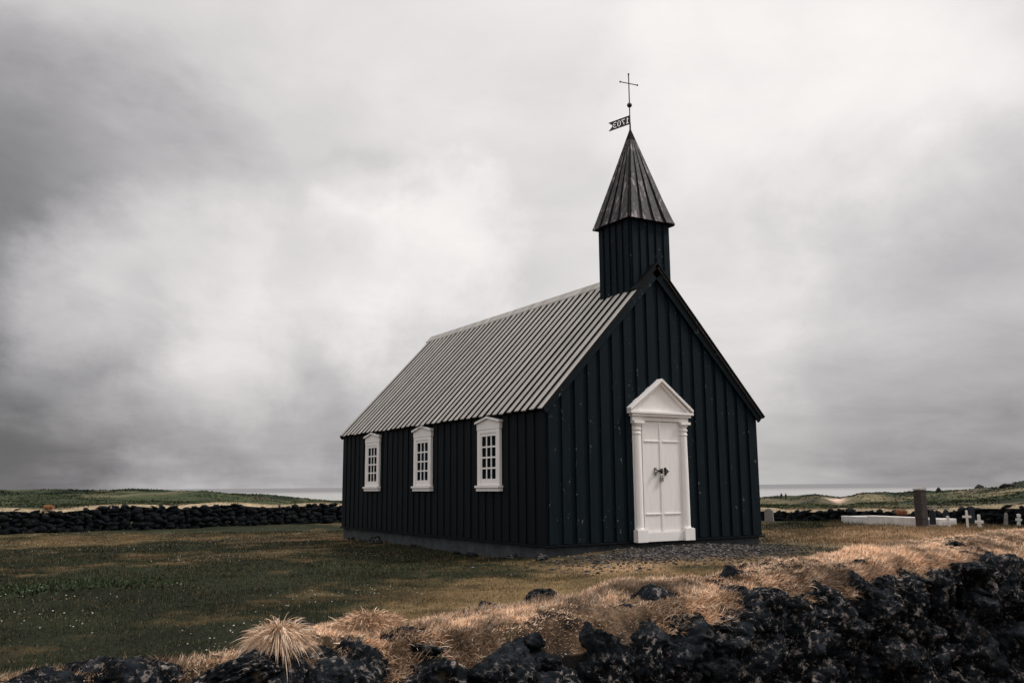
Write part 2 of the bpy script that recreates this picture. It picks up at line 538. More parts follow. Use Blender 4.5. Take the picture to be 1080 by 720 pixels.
def field_color(x, y):
    """plant colours of the churchyard and the hills (linear albedo)"""
    px, r = rel_px(x, y)
    n = fb2(x, y, 0.22, 5, 1.0); n2 = fb2(x, y, 0.9, 5, 4.0); n3 = fb2(x, y, 3.5, 3, 9.0)
    green = np.array([0.016, 0.019, 0.009]); brown = np.array([0.190, 0.120, 0.060]); tan = np.array([0.34, 0.22, 0.125]); olive = np.array([0.055, 0.052, 0.022])

    def blob(cx, cy, sx, sy, rot=0.0):
        c, s = math.cos(rot), math.sin(rot); dx, dy = x - cx, y - cy
        u, v = dx * c + dy * s, -dx * s + dy * c
        return np.exp(-((u / sx) ** 2 + (v / sy) ** 2))
    b = 0.95 * blob(-3.2, -3.5, 5.0, 3.6, 0.3) + 0.75 * blob(2, -5.0, 6, 3.0, 0.2) + 0.45 * blob(-7, 12, 9, 3.0) + 0.10
    b = b - 0.6 * blob(-9, 2, 6, 5.5) - 0.45 * blob(-1.3, 4, 1.2, 7) - 1.2 * blob(-8.6, -4.8, 3.8, 3.4)
    b = np.clip(0.8 * b + 0.9 * n + 1.0 * n2 + 0.6 * n3, 0, 1)[:, None]
    c = green * (1 - b) + (brown * 0.65 + olive * 0.35) * b
    tn = 1.1 * blob(10.5, 0.0, 4.0, 3.0, 0.8) + 0.85 * blob(0.6, -1.9, 1.9, 0.7, -0.2) + 0.55 * blob(-1.6, 9.8, 1.6, 0.7) + 0.9 * blob(7.5, -3.5, 3.5, 1.6, 0.5)
    tn = np.clip(tn + 0.5 * n2 * (tn > 0.08) + 0.2 * n3 * (tn > 0.08) - 0.12, 0, 1)[:, None]
    c = c * (1 - tn) + tan * tn
    gr = np.clip(1.5 * blob(2.4, -1.1, 2.5, 0.95, -0.08) + 0.4 * n2 - 0.35, 0, 1)[:, None]
    c = c * (1 - gr) + np.array([0.040, 0.037, 0.036]) * gr
    # beyond the churchyard wall: green links with darker hollows, pale dry patches, bare sand
    t = sstep(34, 44, r)[:, None]
    h1 = fb2(x, y, 0.06, 5, 31.0); h2 = fb2(x, y, 0.02, 5, 37.0); h3 = fb2(x, y, 0.3, 4, 41.0)
    k = np.clip(0.5 + 1.9 * h1 + 1.0 * h3, 0, 1)[:, None]
    far = np.array([0.010, 0.016, 0.009]) * (1 - k) + np.array([0.034, 0.044, 0.020]) * k
    d = np.clip(2.0 * h2 - 0.5 + 0.8 * h3, 0, 1)[:, None]
    far = far * (1 - d) + np.array([0.17, 0.14, 0.085]) * d
    sand = (np.exp(-(((px - 872) / 11) ** 2)) * np.exp(-(((r - 150) / 42) ** 2)))
    sand = np.clip(2.2 * sand + 0.8 * h3 - 0.55, 0, 1)[:, None]
    far = far * (1 - sand) + np.array([0.46, 0.33, 0.26]) * sand
    lav = (sstep(975, 1040, px) * sstep(100, 150, r) * np.clip(0.75 + 2.2 * h1, 0, 1))[:, None]
    far = far * (1 - lav) + np.array([0.020, 0.022, 0.022]) * lav
    return c * (1 - t) + far * t


RR = np.concatenate([np.linspace(0.3, 40, 260), np.geomspace(40.6, 420, 190), np.geomspace(440, 30000, 16)])
AA = np.concatenate([np.linspace(-math.pi, -0.75, 40)[:-1], np.linspace(-0.75, 0.75, 560), np.linspace(0.75, math.pi, 40)[1:]])[:-1]
A2, R2 = np.meshgrid(AA + YAW, RR)
gx = (CAM.x + np.sin(A2) * R2).ravel(); gy = (CAM.y + np.cos(A2) * R2).ravel()
gz = height(gx, gy)
gz = np.where(R2.ravel() > 3000, -60, gz)
nr, na = len(RR), len(AA)
i, j = np.meshgrid(np.arange(nr - 1), np.arange(na), indexing='ij')
j2 = (j + 1) % na
GF = np.stack([i * na + j, i * na + j2, (i + 1) * na + j2, (i + 1) * na + j], -1).reshape(-1, 4)[:, ::-1]
GV = np.stack([gx, gy, gz], 1)
GV = np.vstack([GV, [[CAM.x, CAM.y, -0.3]]])
fan = np.stack([np.full(na, len(GV) - 1), (np.arange(na) + 1) % na, np.arange(na)], 1)[:, ::-1]
ground = np_mesh('ground', GV, [GF, fan], M_GROUND, smooth=True, col=field_color(GV[:, 0], GV[:, 1]))
tag(ground, kind='structure')

# sea: one sheet to the horizon
m, t, b = mat_base('sea_water', 0.45, 0.3)
# paler water near the shore, darker farther out
gp = t.nodes.new('ShaderNodeNewGeometry'); ln_ = t.nodes.new('ShaderNodeVectorMath'); ln_.operation = 'LENGTH'
t.links.new(gp.outputs['Position'], ln_.inputs[0])
mr = t.nodes.new('ShaderNodeMapRange'); t.links.new(ln_.outputs['Value'], mr.inputs[0])
mr.inputs[1].default_value = 1300; mr.inputs[2].default_value = 2600
sc_ = mixc(t, mr.outputs[0], (0.26, 0.26, 0.255), (0.10, 0.10, 0.105))
t.links.new(sc_, b.inputs['Base Color'])
g = noise(t, 0.10, 8, 0.65, sc3=(1, 1, 1))
bump(t, b, g, 0.8, 1.2)
s = MB(); s.box(-45000, 45000, -45000, 45000, -12, -9.2)
tag(s.build('sea', m), kind='structure')
# low headland across the bay, far off to the left
hx = []
for k in range(26):
    p = k / 59
    d = pix_dir(-420 + 480 * p, 514); h = Vector((d.x, d.y)).normalized()
    top = -9.2 + (24 * (1 - p) ** 0.6 + 10 * min(1, (1 - p) * 4)) + 2.5 * math.sin(k * 1.3) * (1 - p)
    hx.append((h, top))
V = []
for h, top in hx:
    for r_, z_ in ((5200, -10), (5500, top * 0.8 - 1), (5900, top), (7500, top * 0.7 - 3), (8200, -11)):
        V.append((CAM.x + h.x * r_, CAM.y + h.y * r_, z_))
Fq = [[a * 5 + c, (a + 1) * 5 + c, (a + 1) * 5 + c + 1, a * 5 + c + 1] for a in range(59) for c in range(4)]
m, t, b = mat_base('headland', 0.95, 0.1)
b.inputs['Base Color'].default_value = (0.10, 0.11, 0.13, 1)
tag(np_mesh('headland', np.array(V), np.array(Fq), m, smooth=True), kind='structure')


# ------------------------------------------------------------------ rocks
def ico(sub):
    bm = bmesh.new(); bmesh.ops.create_icosphere(bm, subdivisions=sub, radius=1)
    V = np.array([v.co for v in bm.verts]); Fc = np.array([[v.index for v in f.verts] for f in bm.faces]); bm.free()
    return V, Fc


ICO = {k: ico(k) for k in (1, 2, 3, 4, 5)}


def rock(sub, size, rng, amp=0.12):
    """craggy stone: a rounded polyhedron roughened with noise; returns verts (local), faces"""
    V, Fc = ICO[sub]
    k = rng.integers(9, 14)
    n = rng.normal(size=(k, 3)); n /= np.linalg.norm(n, axis=1)[:, None]
    d = rng.uniform(0.62, 1.0, k)
    dots = np.clip(V @ n.T, 1e-3, None)
    r = 1.0 / (np.sum((dots / d) ** 11, axis=1) ** (1 / 11.0))
    r = np.minimum(r, 1.25)
    P = V * r[:, None]
    o = rng.uniform(0, 100)
    if sub > 3:
        rid = 1 - np.abs(fbm(P, 2.3, 5, 0.62, o + 7)) * 2.4
        P = P + V * (1.1 * amp * fbm(P, 1.6, 4, 0.55, o) + 0.75 * amp * (rid - 0.6) + 0.55 * amp * fbm(P, 7.5, 3, 0.6, o + 3))[:, None]
    else:
        P = P + V * (1.6 * amp * fbm(P, 2.0, 3, 0.6, o))[:, None]
    P = P * np.asarray(size) * 0.5
    a, b_, c_ = rng.uniform(-0.35, 0.35), rng.uniform(-0.35, 0.35), rng.uniform(-0.5, 0.5)
    R = Matrix.Rotation(a, 3, 'X') @ Matrix.Rotation(b_, 3, 'Y') @ Matrix.Rotation(c_, 3, 'Z')
    return P @ np.array(R).T, Fc


class Acc:
    def __init__(s): s.V = []; s.F = []; s.n = 0

    def add(s, V, F):
        s.V.append(V); s.F.append(F + s.n); s.n += len(V)

    def mesh(s, name, mat, parent=None, smooth=True, col=None):
        return np_mesh(name, np.vstack(s.V), np.vstack(s.F), mat, parent, smooth, col)


# ------------------------------------------------------------------ grass
def blades(P, Ln, wd, D, droop, seg, colr, name, mat=None, parent=None, tipc=1.25):
    """P roots, Ln lengths, wd widths, D unit growth directions, droop; seg segments each"""
    n = len(P)
    ang = RNG.uniform(0, 2 * math.pi, n)
    side = np.stack([np.cos(ang), np.sin(ang), np.zeros(n)], 1)
    side = np.cross(D, side); side /= (np.linalg.norm(side, axis=1)[:, None] + 1e-9)
    T = np.linspace(0, 1, seg + 1)
    rows = []; cols = []
    for k, tt in enumerate(T):
        c = P + Ln[:, None] * (D * tt - np.array([0, 0, 1.0]) * (droop * tt * tt)[:, None])
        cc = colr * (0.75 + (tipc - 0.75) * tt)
        if k < seg:
            w = (wd * (1 - 0.75 * tt))[:, None] * 0.5
            rows += [c - side * w, c + side * w]; cols += [cc, cc]
        else:
            rows.append(c); cols.append(cc)
    m = 2 * seg + 1
    V = np.stack(rows, 1).reshape(-1, 3); C = np.stack(cols, 1).reshape(-1, 3)
    base = (np.arange(n) * m)[:, None]
    Fs = []
    for k in range(seg - 1):
        Fs.append(base + np.array([[2 * k, 2 * k + 1, 2 * k + 3, 2 * k + 2]]))
    tri = base + np.array([[2 * seg - 2, 2 * seg - 1, 2 * seg]])
    return np_mesh(name, V, ([np.vstack(Fs)] if Fs else []) + [tri], mat or M_BLADE, parent, False, C)


def updirs(n, spread, rng=RNG):
    a = rng.uniform(0, 2 * math.pi, n); s = np.abs(rng.normal(0, spread, n))
    D = np.stack([np.cos(a) * s, np.sin(a) * s, np.ones(n)], 1)
    return D / np.linalg.norm(D, axis=1)[:, None]


# ================================================================== THE CHURCH
church = empty('church', (0, 0, 0))
tag(church, 'black tarred timber church with grey board roof, small belfry with spire and white door', 'church')
SL = (HR - HE) / (CW / 2)


def ztop(x): return HE + SL * min(x, CW - x)


def gable_wall(y0, ysign, parent, name):
    mb = MB()
    T = 0.10
    ya, yb = (y0, y0 + T) if ysign < 0 else (y0 - T, y0)
    # the core sheet stops just inside the side walls
    e = 0.004
    pts = [(e, -0.0), (CW - e, -0.0), (CW - e, HE + SL * e - .01), (CW / 2, HR - .01), (e, HE + SL * e - .01)]
    mb.prism([(x, ya, z) for x, z in pts], [(x, yb, z) for x, z in pts])
    # wide boards laid over the gaps of the under-boards
    n = 18; step = CW / n; rg = random.Random(3)
    for k in range(n):
        x0 = k * step + 0.045 + rg.uniform(-.008, .008); x1 = x0 + step * 0.62 + rg.uniform(-.008, .012)
        th = 0.030 + rg.uniform(-0.004, 0.006)
        x1 = min(x1, CW - 0.002)
        zs = [x0, x1] if not (x0 < CW / 2 < x1) else [x0, CW / 2, x1]
        top = [(x, ztop(x) - 0.012) for x in zs]
        poly = [(x0, 0.004 + rg.uniform(0, .012)), (x1, 0.004)] + [(x, z) for x, z in reversed(top)]
        yy = y0 + ysign * th
        a, b2 = (yy, y0 + 0.001) if ysign < 0 else (y0 - 0.001, yy)
        mb.prism([(x, a, z) for x, z in poly], [(x, b2, z) for x, z in poly])
    return mb.build(name, M_TAR, parent, bevel=0.004)


def side_wall(x0, xs, parent, name):
    mb = MB(); T = 0.10
    xa, xb = (x0, x0 + T) if xs < 0 else (x0 - T, x0)
    mb.box(xa, xb, 0.004 + 0.10, CL - 0.10 - 0.004, 0, HE - 0.02)
    n = 33; step = CL / n; rg = random.Random(5)
    for k in range(n):
        y0 = k * step + 0.05 + rg.uniform(-.008, .008); y1 = min(y0 + step * 0.62, CL - 0.004)
        th = 0.018 + rg.uniform(-0.003, 0.003); xx = x0 + xs * th
        a, b2 = sorted((xx, x0 - xs * 0.001))
        mb.box(a, b2, y0, y1, 0.004, HE - 0.03)
    # corner boards
    for y0, y1 in ((-0.0, 0.104), (CL - 0.104, CL)):
        a, b2 = sorted((x0 + xs * 0.018, x0 - xs * 0.003))
        mb.box(a, b2, y0, y1, 0.002, HE - 0.04)
    return mb.build(name, M_TARD if xs < 0 else M_TAR, parent, bevel=0.004)  # left wall in a darker tar: its shade is put into the colour


gable_wall(0.0, -1, church, 'front_wall')
gable_wall(CL, 1, church, 'rear_wall')
side_wall(0.0, -1, church, 'side_wall')
side_wall(CW, 1, church, 'side_wall')
# foundation: weathered concrete plinth, stones showing, a drip board on top
V, Fc = [], []
mb = MB()
mb.box(0.03, CW - 0.03, 0.03, CL - 0.03, -0.6, -0.002)
fo = mb.build('foundation', M_FOUND, church, bevel=0.01)
mb = MB(); mb.box(-0.045, CW + 0.045, -0.045, CL + 0.045, -0.035, -0.003)
mb.build('sill_board', M_TARD, church, bevel=0.004)

# roof: two slopes of under-boards and separate raised boards
ROV, RY0, RY1 = 0.12, -0.10, CL + 0.08
u = Vector((CW / 2, 0, HR - HE)); ulen = u.length; u /= ulen
nrm = Vector((-u.z, 0, u.x))


def slope(side):
    mb = MB(); mt = MB(); rg = random.Random(11 + side)
    def P(s, y, h):                                   # s up the slope from the wall plate, h above it
        p = Vector((0, y, HE)) + u * s + nrm * h
        return (p.x, p.y, p.z) if side < 0 else (CW - p.x, p.y, p.z)
    s0 = -ROV; s1 = ulen - 0.004
    mb.prism([P(s0, RY0, 0.0), P(s1, RY0, 0.0), P(s1, RY0, 0.03), P(s0, RY0, 0.03)],
             [P(s0, RY1, 0.0), P(s1, RY1, 0.0), P(s1, RY1, 0.03), P(s0, RY1, 0.03)])
    n = 38; st = (RY1 - RY0) / n
    for k in range(n):
        y0 = RY0 + k * st + rg.uniform(-.004, .004); w = st * 0.585 + rg.uniform(-.008, .008)
        if k == 0: y0 = RY0 - 0.01
        e = s0 - 0.035 + rg.uniform(-.018, .018); th = 0.054 + rg.uniform(-.003, .003)
        lo = 0.0305
        mt.prism([P(e, y0, lo), P(s1 - .02, y0, lo), P(s1 - .02, y0, th), P(e, y0, th)],
                 [P(e, y0 + w, lo), P(s1 - .02, y0 + w, lo), P(s1 - .02, y0 + w, th), P(e, y0 + w, th)])
    return mb, mt


for sd_ in (-1, 1):
    a, b2 = slope(sd_)
    under = a.build('roof_slope', M_UNDER, church)
    rb = b2.build('roof_boards', M_ROOF, under)
    rb.data.materials.append(M_UNDER)          # shade on the board sides put into the colour; only their tops are weathered
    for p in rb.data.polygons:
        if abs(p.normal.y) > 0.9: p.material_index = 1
# ridge cap
mb = MB()
zr = HR + 0.075
for sd_ in (-1, 1):
    def q(x, z, y): return (CW / 2 + sd_ * x, y, z)
    A = [q(0.0005 if sd_ > 0 else 0.0, zr + 0.02, 1.12), q(0.17, zr + 0.02 - 0.17 * SL, 1.12), q(0.17, zr - 0.015 - 0.17 * SL, 1.12), q(0.0005 if sd_ > 0 else 0.0, zr - 0.015, 1.12)]
    B = [(p[0], RY1 + 0.03, p[2]) for p in A]
    mb.prism(A, B)
mb.build('ridge_cap', M_ROOF, church, bevel=0.004)
# barge boards under the verges
for yv, ys in ((-0.036, -1), (CL + 0.036, 1)):
    for sd_ in (-1, 1):
        mb = MB()
        def P(s, y, h):
            p = Vector((0, y, HE)) + u * s + nrm * h
            return (p.x, p.y, p.z) if sd_ < 0 else (CW - p.x, p.y, p.z)
        y0, y1 = sorted((yv + ys * 0.002, yv + ys * 0.045))
        lo = -0.15
        e = ulen - 0.003
        A = [P(-ROV - .02, y0, lo + .05), P(e, y0, lo), P(e, y0, -0.003), P(-ROV - .02, y0, -0.003)]
        B = [P(-ROV - .02, y1, lo + .05), P(e, y1, lo), P(e, y1, -0.003), P(-ROV - .02, y1, -0.003)]
        mb.prism(A, B)
        mb.build('barge_board', M_TAR, church, bevel=0.004)
# black capping along the front verge in front of the belfry
for sd_ in (-1, 1):
    mb = MB()
    def P(s, y, h):
        p = Vector((0, y, HE)) + u * s + nrm * h
        return (p.x, p.y, p.z) if sd_ < 0 else (CW - p.x, p.y, p.z)
    s0 = ulen - 0.75 if sd_ < 0 else 0 - ROV - .03
    e = ulen + 0.058 if sd_ > 0 else ulen + 0.057
    A = [P(s0, -0.125, 0.058), P(e, -0.125, 0.058), P(e, -0.125, 0.092), P(s0, -0.125, 0.092)]
    B = [P(s0, 0.078, 0.058), P(e, 0.078, 0.058), P(e, 0.078, 0.092), P(s0, 0.078, 0.092)]
    mb.prism(A, B)
    mb.build('verge_capping', M_TARD, church, bevel=0.003)

# belfry
TY, TW, TE, TA, SO = 0.08, 1.05, 6.45, 8.62, 0.085
cx, cy = CW / 2, TY + TW / 2
h = TW / 2
mb = MB()
mb.box(cx - h, cx + h, cy - h, cy + h, 4.55, TE)
rg = random.Random(8)
nb = 5
for k in range(nb):
    st = TW / nb
    x0 = cx - h + k * st + 0.035; x1 = x0 + st * 0.62
    for s_ in (-1, 1):
        yy = cy + s_ * h; a, b2 = sorted((yy - s_ * .001, yy + s_ * (0.026 + rg.uniform(-.003, .003))))
        mb.box(x0, x1, a, b2, 4.56, TE - .002)
        y0 = cy - h + k * st + 0.035; y1 = y0 + st * 0.62
        xx = cx + s_ * h; a, b2 = sorted((xx - s_ * .001, xx + s_ * (0.026 + rg.uniform(-.003, .003))))
        mb.box(a, b2, y0, y1, 4.56, TE - .002)
mb.build('belfry', M_TAR, church, bevel=0.004)
# spire: four faces of tapering boards over a pyramid with a slight bell at the foot
spire = MB()
hb = h + SO
b0 = len(spire.v)
prof = [(hb + .012, TE - 0.02), (hb - 0.03, TE + 0.10), (0.458, TE + 0.52), (0.012, TA)]
rings = []
for r_, z_ in prof:
    rings.append([(cx - r_, cy - r_, z_), (cx + r_, cy - r_, z_), (cx + r_, cy + r_, z_), (cx - r_, cy + r_, z_)])
base = len(spire.v)
for rg_ in rings: spire.v += rg_
for i_ in range(len(prof) - 1):
    for k in range(4):
        j_ = (k + 1) % 4
        spire.f.append((base + i_ * 4 + k, base + i_ * 4 + j_, base + (i_ + 1) * 4 + j_, base + (i_ + 1) * 4 + k))
spire.f.append((base + 3, base + 2, base + 1, base)); spire.f.append(tuple(base + 12 + k for k in range(4)))
rr = random.Random(4)
for k in range(4):
    ang = k * math.pi / 2
    ca, sa = math.cos(ang), math.sin(ang)
    def R(x, y, z): return (cx + x * ca - y * sa, cy + x * sa + y * ca, z)
    nb = 4
    for i_ in range(nb):
        f0 = -1 + 2 * (i_ + 0.16) / nb; f1 = -1 + 2 * (i_ + 0.84) / nb
        f0 = max(f0, -0.985); f1 = min(f1, 0.985)
        th = 0.028 + rr.uniform(-.004, .004); jt = rr.uniform(-.015, .01)
        for a_ in range(3):
            (ra, za), (rb, zb) = prof[a_], prof[a_ + 1]
            if a_ == 0: za += jt
            if a_ == 2: rb, zb = 0.03, TA - 0.10
            A = [R(f0 * ra, -ra + .002, za), R(f1 * ra, -ra + .002, za), R(f1 * ra, -ra - th, za), R(f0 * ra, -ra - th, za)]
            tk = th if a_ < 2 else 0.006
            B = [R(f0 * rb, -rb + .002, zb), R(f1 * rb, -rb + .002, zb), R(f1 * rb, -rb - tk, zb), R(f0 * rb, -rb - tk, zb)]
            spire.prism(A, B)
spire_o = spire.build('spire', M_SPIRE, church)
spire_o.data.materials.append(M_UNDER)              # board edges: shade of the gaps put in as dark colour
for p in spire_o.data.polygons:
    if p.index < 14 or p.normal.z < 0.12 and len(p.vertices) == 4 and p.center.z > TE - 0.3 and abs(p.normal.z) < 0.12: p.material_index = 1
# finial rod with cross, ball and pierced vane
mb = MB(); mb.tube((cx, cy, TA - 0.1), (cx, cy, TA + 0.16), 0.022, 8, 0.016); mb.tube((cx, cy, TA + .15), (cx, cy, TA + 1.27), 0.012)
mb.ball((cx, cy, TA + 1.275), 0.022, 10, 8)
zc_ = TA + 1.06
ax = rt * 1.0
ax = Vector((0.98, -0.14, 0)).normalized()
hw = 0.215
mb.tube(Vector((cx, cy, zc_)) - ax * hw, Vector((cx, cy, zc_)) + ax * hw, 0.011)
for s_ in (-1, 1):
    p = Vector((cx, cy, zc_)) + ax * hw * s_; mb.ball(p, 0.021, 10, 8)
mb.build('cross', M_IRON, spire_o)
mb = MB(); mb.ball((cx, cy, TA + 0.56), 0.055, 20, 14)
mb.build('finial_ball', M_IRON, spire_o, smooth=True)
GLY = {'1': ["010", "110", "010", "010", "010", "010", "111"], '7': ["1111", "0001", "0010", "0010", "0100", "0100", "0100"],
       '0': ["0110", "1001", "1001", "1001", "1001", "1001", "0110"], '3': ["1110", "0001", "0001", "0110", "0001", "0001", "1110"]}
row = [''] * 7
for ch in '1703':
    for k in range(7): row[k] += GLY[ch][k] + '0'
row = [r_[::1] for r_ in row]
wcols = len(row[0]) + 1
CS = 0.0235
mb = MB()
tail = 5
cells = {}
for c in range(wcols + tail):
    for r_ in range(-2, 9):
        solid = True
        if 0 <= r_ < 7 and 1 <= c < wcols and row[r_][c - 1] == '1': solid = False
        if c >= wcols and abs(r_ - 3) < (c - wcols + 1) * 1.05: solid = False
        cells[(c, r_)] = solid
vd = Vector((-0.239, 0.971, 0)).normalized()
vn = Vector((vd.y, -vd.x, 0)) * 0.004
zt = TA + 0.33
for (c, r_), sl in cells.items():
    if not sl: continue
    p0 = Vector((cx, cy, 0)) + vd * (0.012 + c * CS); p1 = Vector((cx, cy, 0)) + vd * (0.012 + (c + 1) * CS)
    z1 = zt - (r_ + 2) * CS * 0.78; z0 = z1 - CS * 0.78
    A = [(p + vn) for p in (p0, p1, p1, p0)]; B = [(p - vn) for p in (p0, p1, p1, p0)]
    zs = (z0, z0, z1, z1)
    mb.prism([(a.x, a.y, z) for a, z in zip(A, zs)], [(a.x, a.y, z) for a, z in zip(B, zs)])
mb.build('weathervane', M_IRON, spire_o)

# ---- windows on the long side (built 0.1 deep, set 0.07 proud)
for wy in (1.969, 4.972, 7.877):
    mbw = MB(); cyw = wy; xo = -0.03
    fw_, z0, z1 = 0.44, 1.07, 2.18       # half width of the casing
    d0 = -0.095
    # casing
    mbw.box(d0, xo + .02, cyw - fw_, cyw - fw_ + 0.115, z0, z1)
    mbw.box(d0, xo + .02, cyw + fw_ - 0.115, cyw + fw_, z0, z1)
    mbw.box(d0 + .003, xo + .02, cyw - fw_ + 0.115, cyw + fw_ - 0.115, z1 - 0.075, z1)
    win = mbw.build('window', M_WHITE, church, bevel=0.006); win.scale.x = 0.72
    # sash with bars: three panes by four
    s_ = MB(); g0, g1 = cyw - 0.275, cyw + 0.275; zz0, zz1 = 1.20, 2.045
    dx0, dx1 = -0.078, -0.036
    fo_ = fw_ - 0.115
    s_.box(dx0, dx1, cyw - fo_ + .001, g0, z0 + .002, z1 - 0.077)
    s_.box(dx0, dx1, g1, cyw + fo_ - .001, z0 + .002, z1 - 0.077)
    s_.box(dx0, dx1, g0, g1, z0 + .002, zz0)
    s_.box(dx0, dx1, g0, g1, zz1, z1 - 0.077)
    for k in (1, 2):
        yk = g0 + (g1 - g0) * k / 3; s_.box(dx0 + .006, dx1, yk - 0.017, yk + 0.017, zz0, zz1)
    for k in (1, 2, 3):
        zk = zz0 + (zz1 - zz0) * k / 4; s_.box(dx0 + .008, dx1, g0, g1, zk - 0.016, zk + 0.016)
    s_.build('sash', M_WHITE, win, bevel=0.003)
    g_ = MB(); g_.box(-0.054, -0.048, g0, g1, zz0, zz1)
    g_.build('pane', M_GLASS, win)
    # low pointed head with a moulded cap
    hd = MB()
    hw_ = 0.455
    A = [(d0 - 0.005, cyw - hw_, z1 + .002), (d0 - .005, cyw + hw_, z1 + .002), (d0 - .005, cyw + hw_, z1 + 0.13), (d0 - .005, cyw, z1 + 0.215), (d0 - .005, cyw - hw_, z1 + 0.13)]
    hd.prism(A, [(-0.002, p[1], p[2]) for p in A])
    ho = 0.485
    for s2 in (-1, 1):
        e0 = 0.0 if s2 > 0 else 0.0005
        A = [(d0 - 0.06, cyw + s2 * e0, z1 + 0.218), (d0 - .06, cyw + s2 * ho, z1 + 0.122), (d0 - .06, cyw + s2 * ho, z1 + 0.165), (d0 - .06, cyw + s2 * e0, z1 + 0.262)]
        hd.prism(A, [(-0.001, p[1], p[2]) for p in A])
    hd.build('window_head', M_WHITE, win, bevel=0.005)
    sl_ = MB()
    sl_.box(d0 - 0.065, -0.002, cyw - 0.475, cyw + 0.475, z0 - 0.048, z0 - 0.003)
    sl_.box(d0 - 0.025, -0.003, cyw - 0.46, cyw + 0.46, z0 - 0.115, z0 - 0.050)
    sl_.build('window_sill', M_WHITE, win, bevel=0.006)

# ---- door
DC, DW, DT, DP, DPW = 2.69, 1.45, 2.40, 3.15, 1.62
ds = MB()
# plain pilaster boards behind the columns, and the frieze
ds.box(DC - DW / 2 + .03, DC - DW / 2 + 0.25, -0.075, -0.002, 0.0, 2.29)
ds.box(DC + DW / 2 - 0.25, DC + DW / 2 - .03, -0.075, -0.002, 0.0, 2.29)
ds.box(DC - DW / 2 + 0.0, DC + DW / 2 - 0.0, -0.13, -0.002, 2.292, 2.375)
surround = ds.build('door_surround', M_WHITE, church, bevel=0.006); surround.scale.y = 0.70
for s_ in (-1, 1):
    c = MB(); xc = DC + s_ * (DW / 2 - 0.125)
    prof = [(0.098, 0.215), (0.098, 0.235), (0.088, 0.245), (0.088, 0.30), (0.085, 1.2), (0.077, 2.02), (0.092, 2.03), (0.092, 2.055), (0.078, 2.065), (0.078, 2.10), (0.098, 2.115), (0.098, 2.14), (0.082, 2.15), (0.082, 2.185), (0.112, 2.215), (0.112, 2.235)]
    c.lathe(xc, -0.095, prof, 28)
    c.box(xc - 0.125, xc + 0.125, -0.225, -0.004, 2.237, 2.289)
    c.box(xc - 0.125, xc + 0.125, -0.235, -0.004, -0.02, 0.205)
    c.box(xc - 0.11, xc + 0.11, -0.21, -0.005, 0.2065, 0.2145)
    c.build('column', M_WHITE, surround, smooth=True)
p_ = MB()
hwp = DPW / 2
p_.box(DC - hwp + .05, DC + hwp - .05, -0.205, -0.002, 2.378, 2.425)
p_.box(DC - hwp, DC + hwp, -0.24, -0.003, 2.427, 2.475)
apx = DP - 0.02
p_.prism([(DC - hwp + 0.06, -0.115, 2.477), (DC + hwp - 0.06, -0.115, 2.477), (DC, -0.115, apx - .04)],
         [(DC - hwp + 0.06, -0.004, 2.477), (DC + hwp - 0.06, -0.004, 2.477), (DC, -0.004, apx - .04)])
for s_ in (-1, 1):
    e = 0 if s_ > 0 else 0.0006
    for (yy, t0, t1) in ((-0.245, 0.0, 0.062), (-0.185, -0.052, -0.001)):
        A = [(DC + s_ * e, yy, apx - 0.055 + t0), (DC + s_ * (hwp + .0), yy, 2.478 + t0 + (0.0 if t0 >= 0 else 0.052)), (DC + s_ * (hwp + .0), yy, 2.478 + max(t1, 0.003)), (DC + s_ * e, yy, apx - 0.055 + t1)]
        if t0 < 0:
            A[1] = (DC + s_ * (hwp - 0.12), yy, 2.479); A[2] = (DC + s_ * (hwp - .045), yy, 2.480)
        p_.prism(A, [(q_[0], -0.006, q_[2]) for q_ in A])
p_.build('pediment', M_WHITE, surround, bevel=0.006)
th_ = MB(); th_.box(DC - DW / 2 + 0.255, DC + DW / 2 - 0.255, -0.15, -0.003, -0.02, 0.155)
th_.build('threshold', M_WHITE, church, bevel=0.006).scale.y = 0.7
lw = DW / 2 - 0.255
lA = {}
for s_ in (-1, 1):
    lf = MB()
    x0, x1 = sorted((DC + s_ * 0.007, DC + s_ * (lw - 0.004)))
    lf.box(x0, x1, -0.062, -0.010, 0.160, 2.286)
    # applied rails that divide each leaf into three flat panels
    for zc2 in (0.50, 1.90):
        lf.box(x0 + .035, x1 - .002, -0.076, -0.061, zc2 - 0.014, zc2 + 0.014)
    if s_ < 0: lf.box(x1 - 0.034, x1 - 0.001, -0.078, -0.0605, 0.165, 2.28)
    lA[s_] = lf.build('door_leaf', M_WHITE, church, bevel=0.004)
# dark gap between leaves is the real void; backing board behind
bk = MB(); bk.box(DC - lw, DC + lw, -0.0095, -0.0035, 0.157, 2.288); bk.build('door_lining', M_TARD, church)
# hardware
hx0 = DC
a = MB(); a.box(DC - 0.115, DC - 0.02, -0.092, -0.079, 1.31, 1.345)
a.tube((DC - 0.05, -0.105, 1.34), (DC - 0.05, -0.085, 1.30), 0.018)
a.box(DC - 0.045, DC + 0.0, -0.10, -0.08, 1.27, 1.37)
a.build('hasp', M_IRON, lA[-1], bevel=0.002)
for s_ in (-1, 1):
    hd = MB(); x = DC + (0.085 if s_ > 0 else -0.17)
    hd.box(x - 0.022, x + 0.022, -0.086, -0.0625, 1.24, 1.39)
    hd.tube((x, -0.086, 1.36), (x, -0.13, 1.34), 0.011); hd.tube((x, -0.086, 1.27), (x, -0.13, 1.29), 0.011); hd.tube((x, -0.13, 1.35), (x, -0.13, 1.28), 0.012)
    hd.tube((x, -0.12, 1.32), (x + s_ * .05, -0.125, 1.31), 0.012)
    hd.build('handle', M_STEEL if s_ < 0 else M_IRON, lA[s_], bevel=0.002)
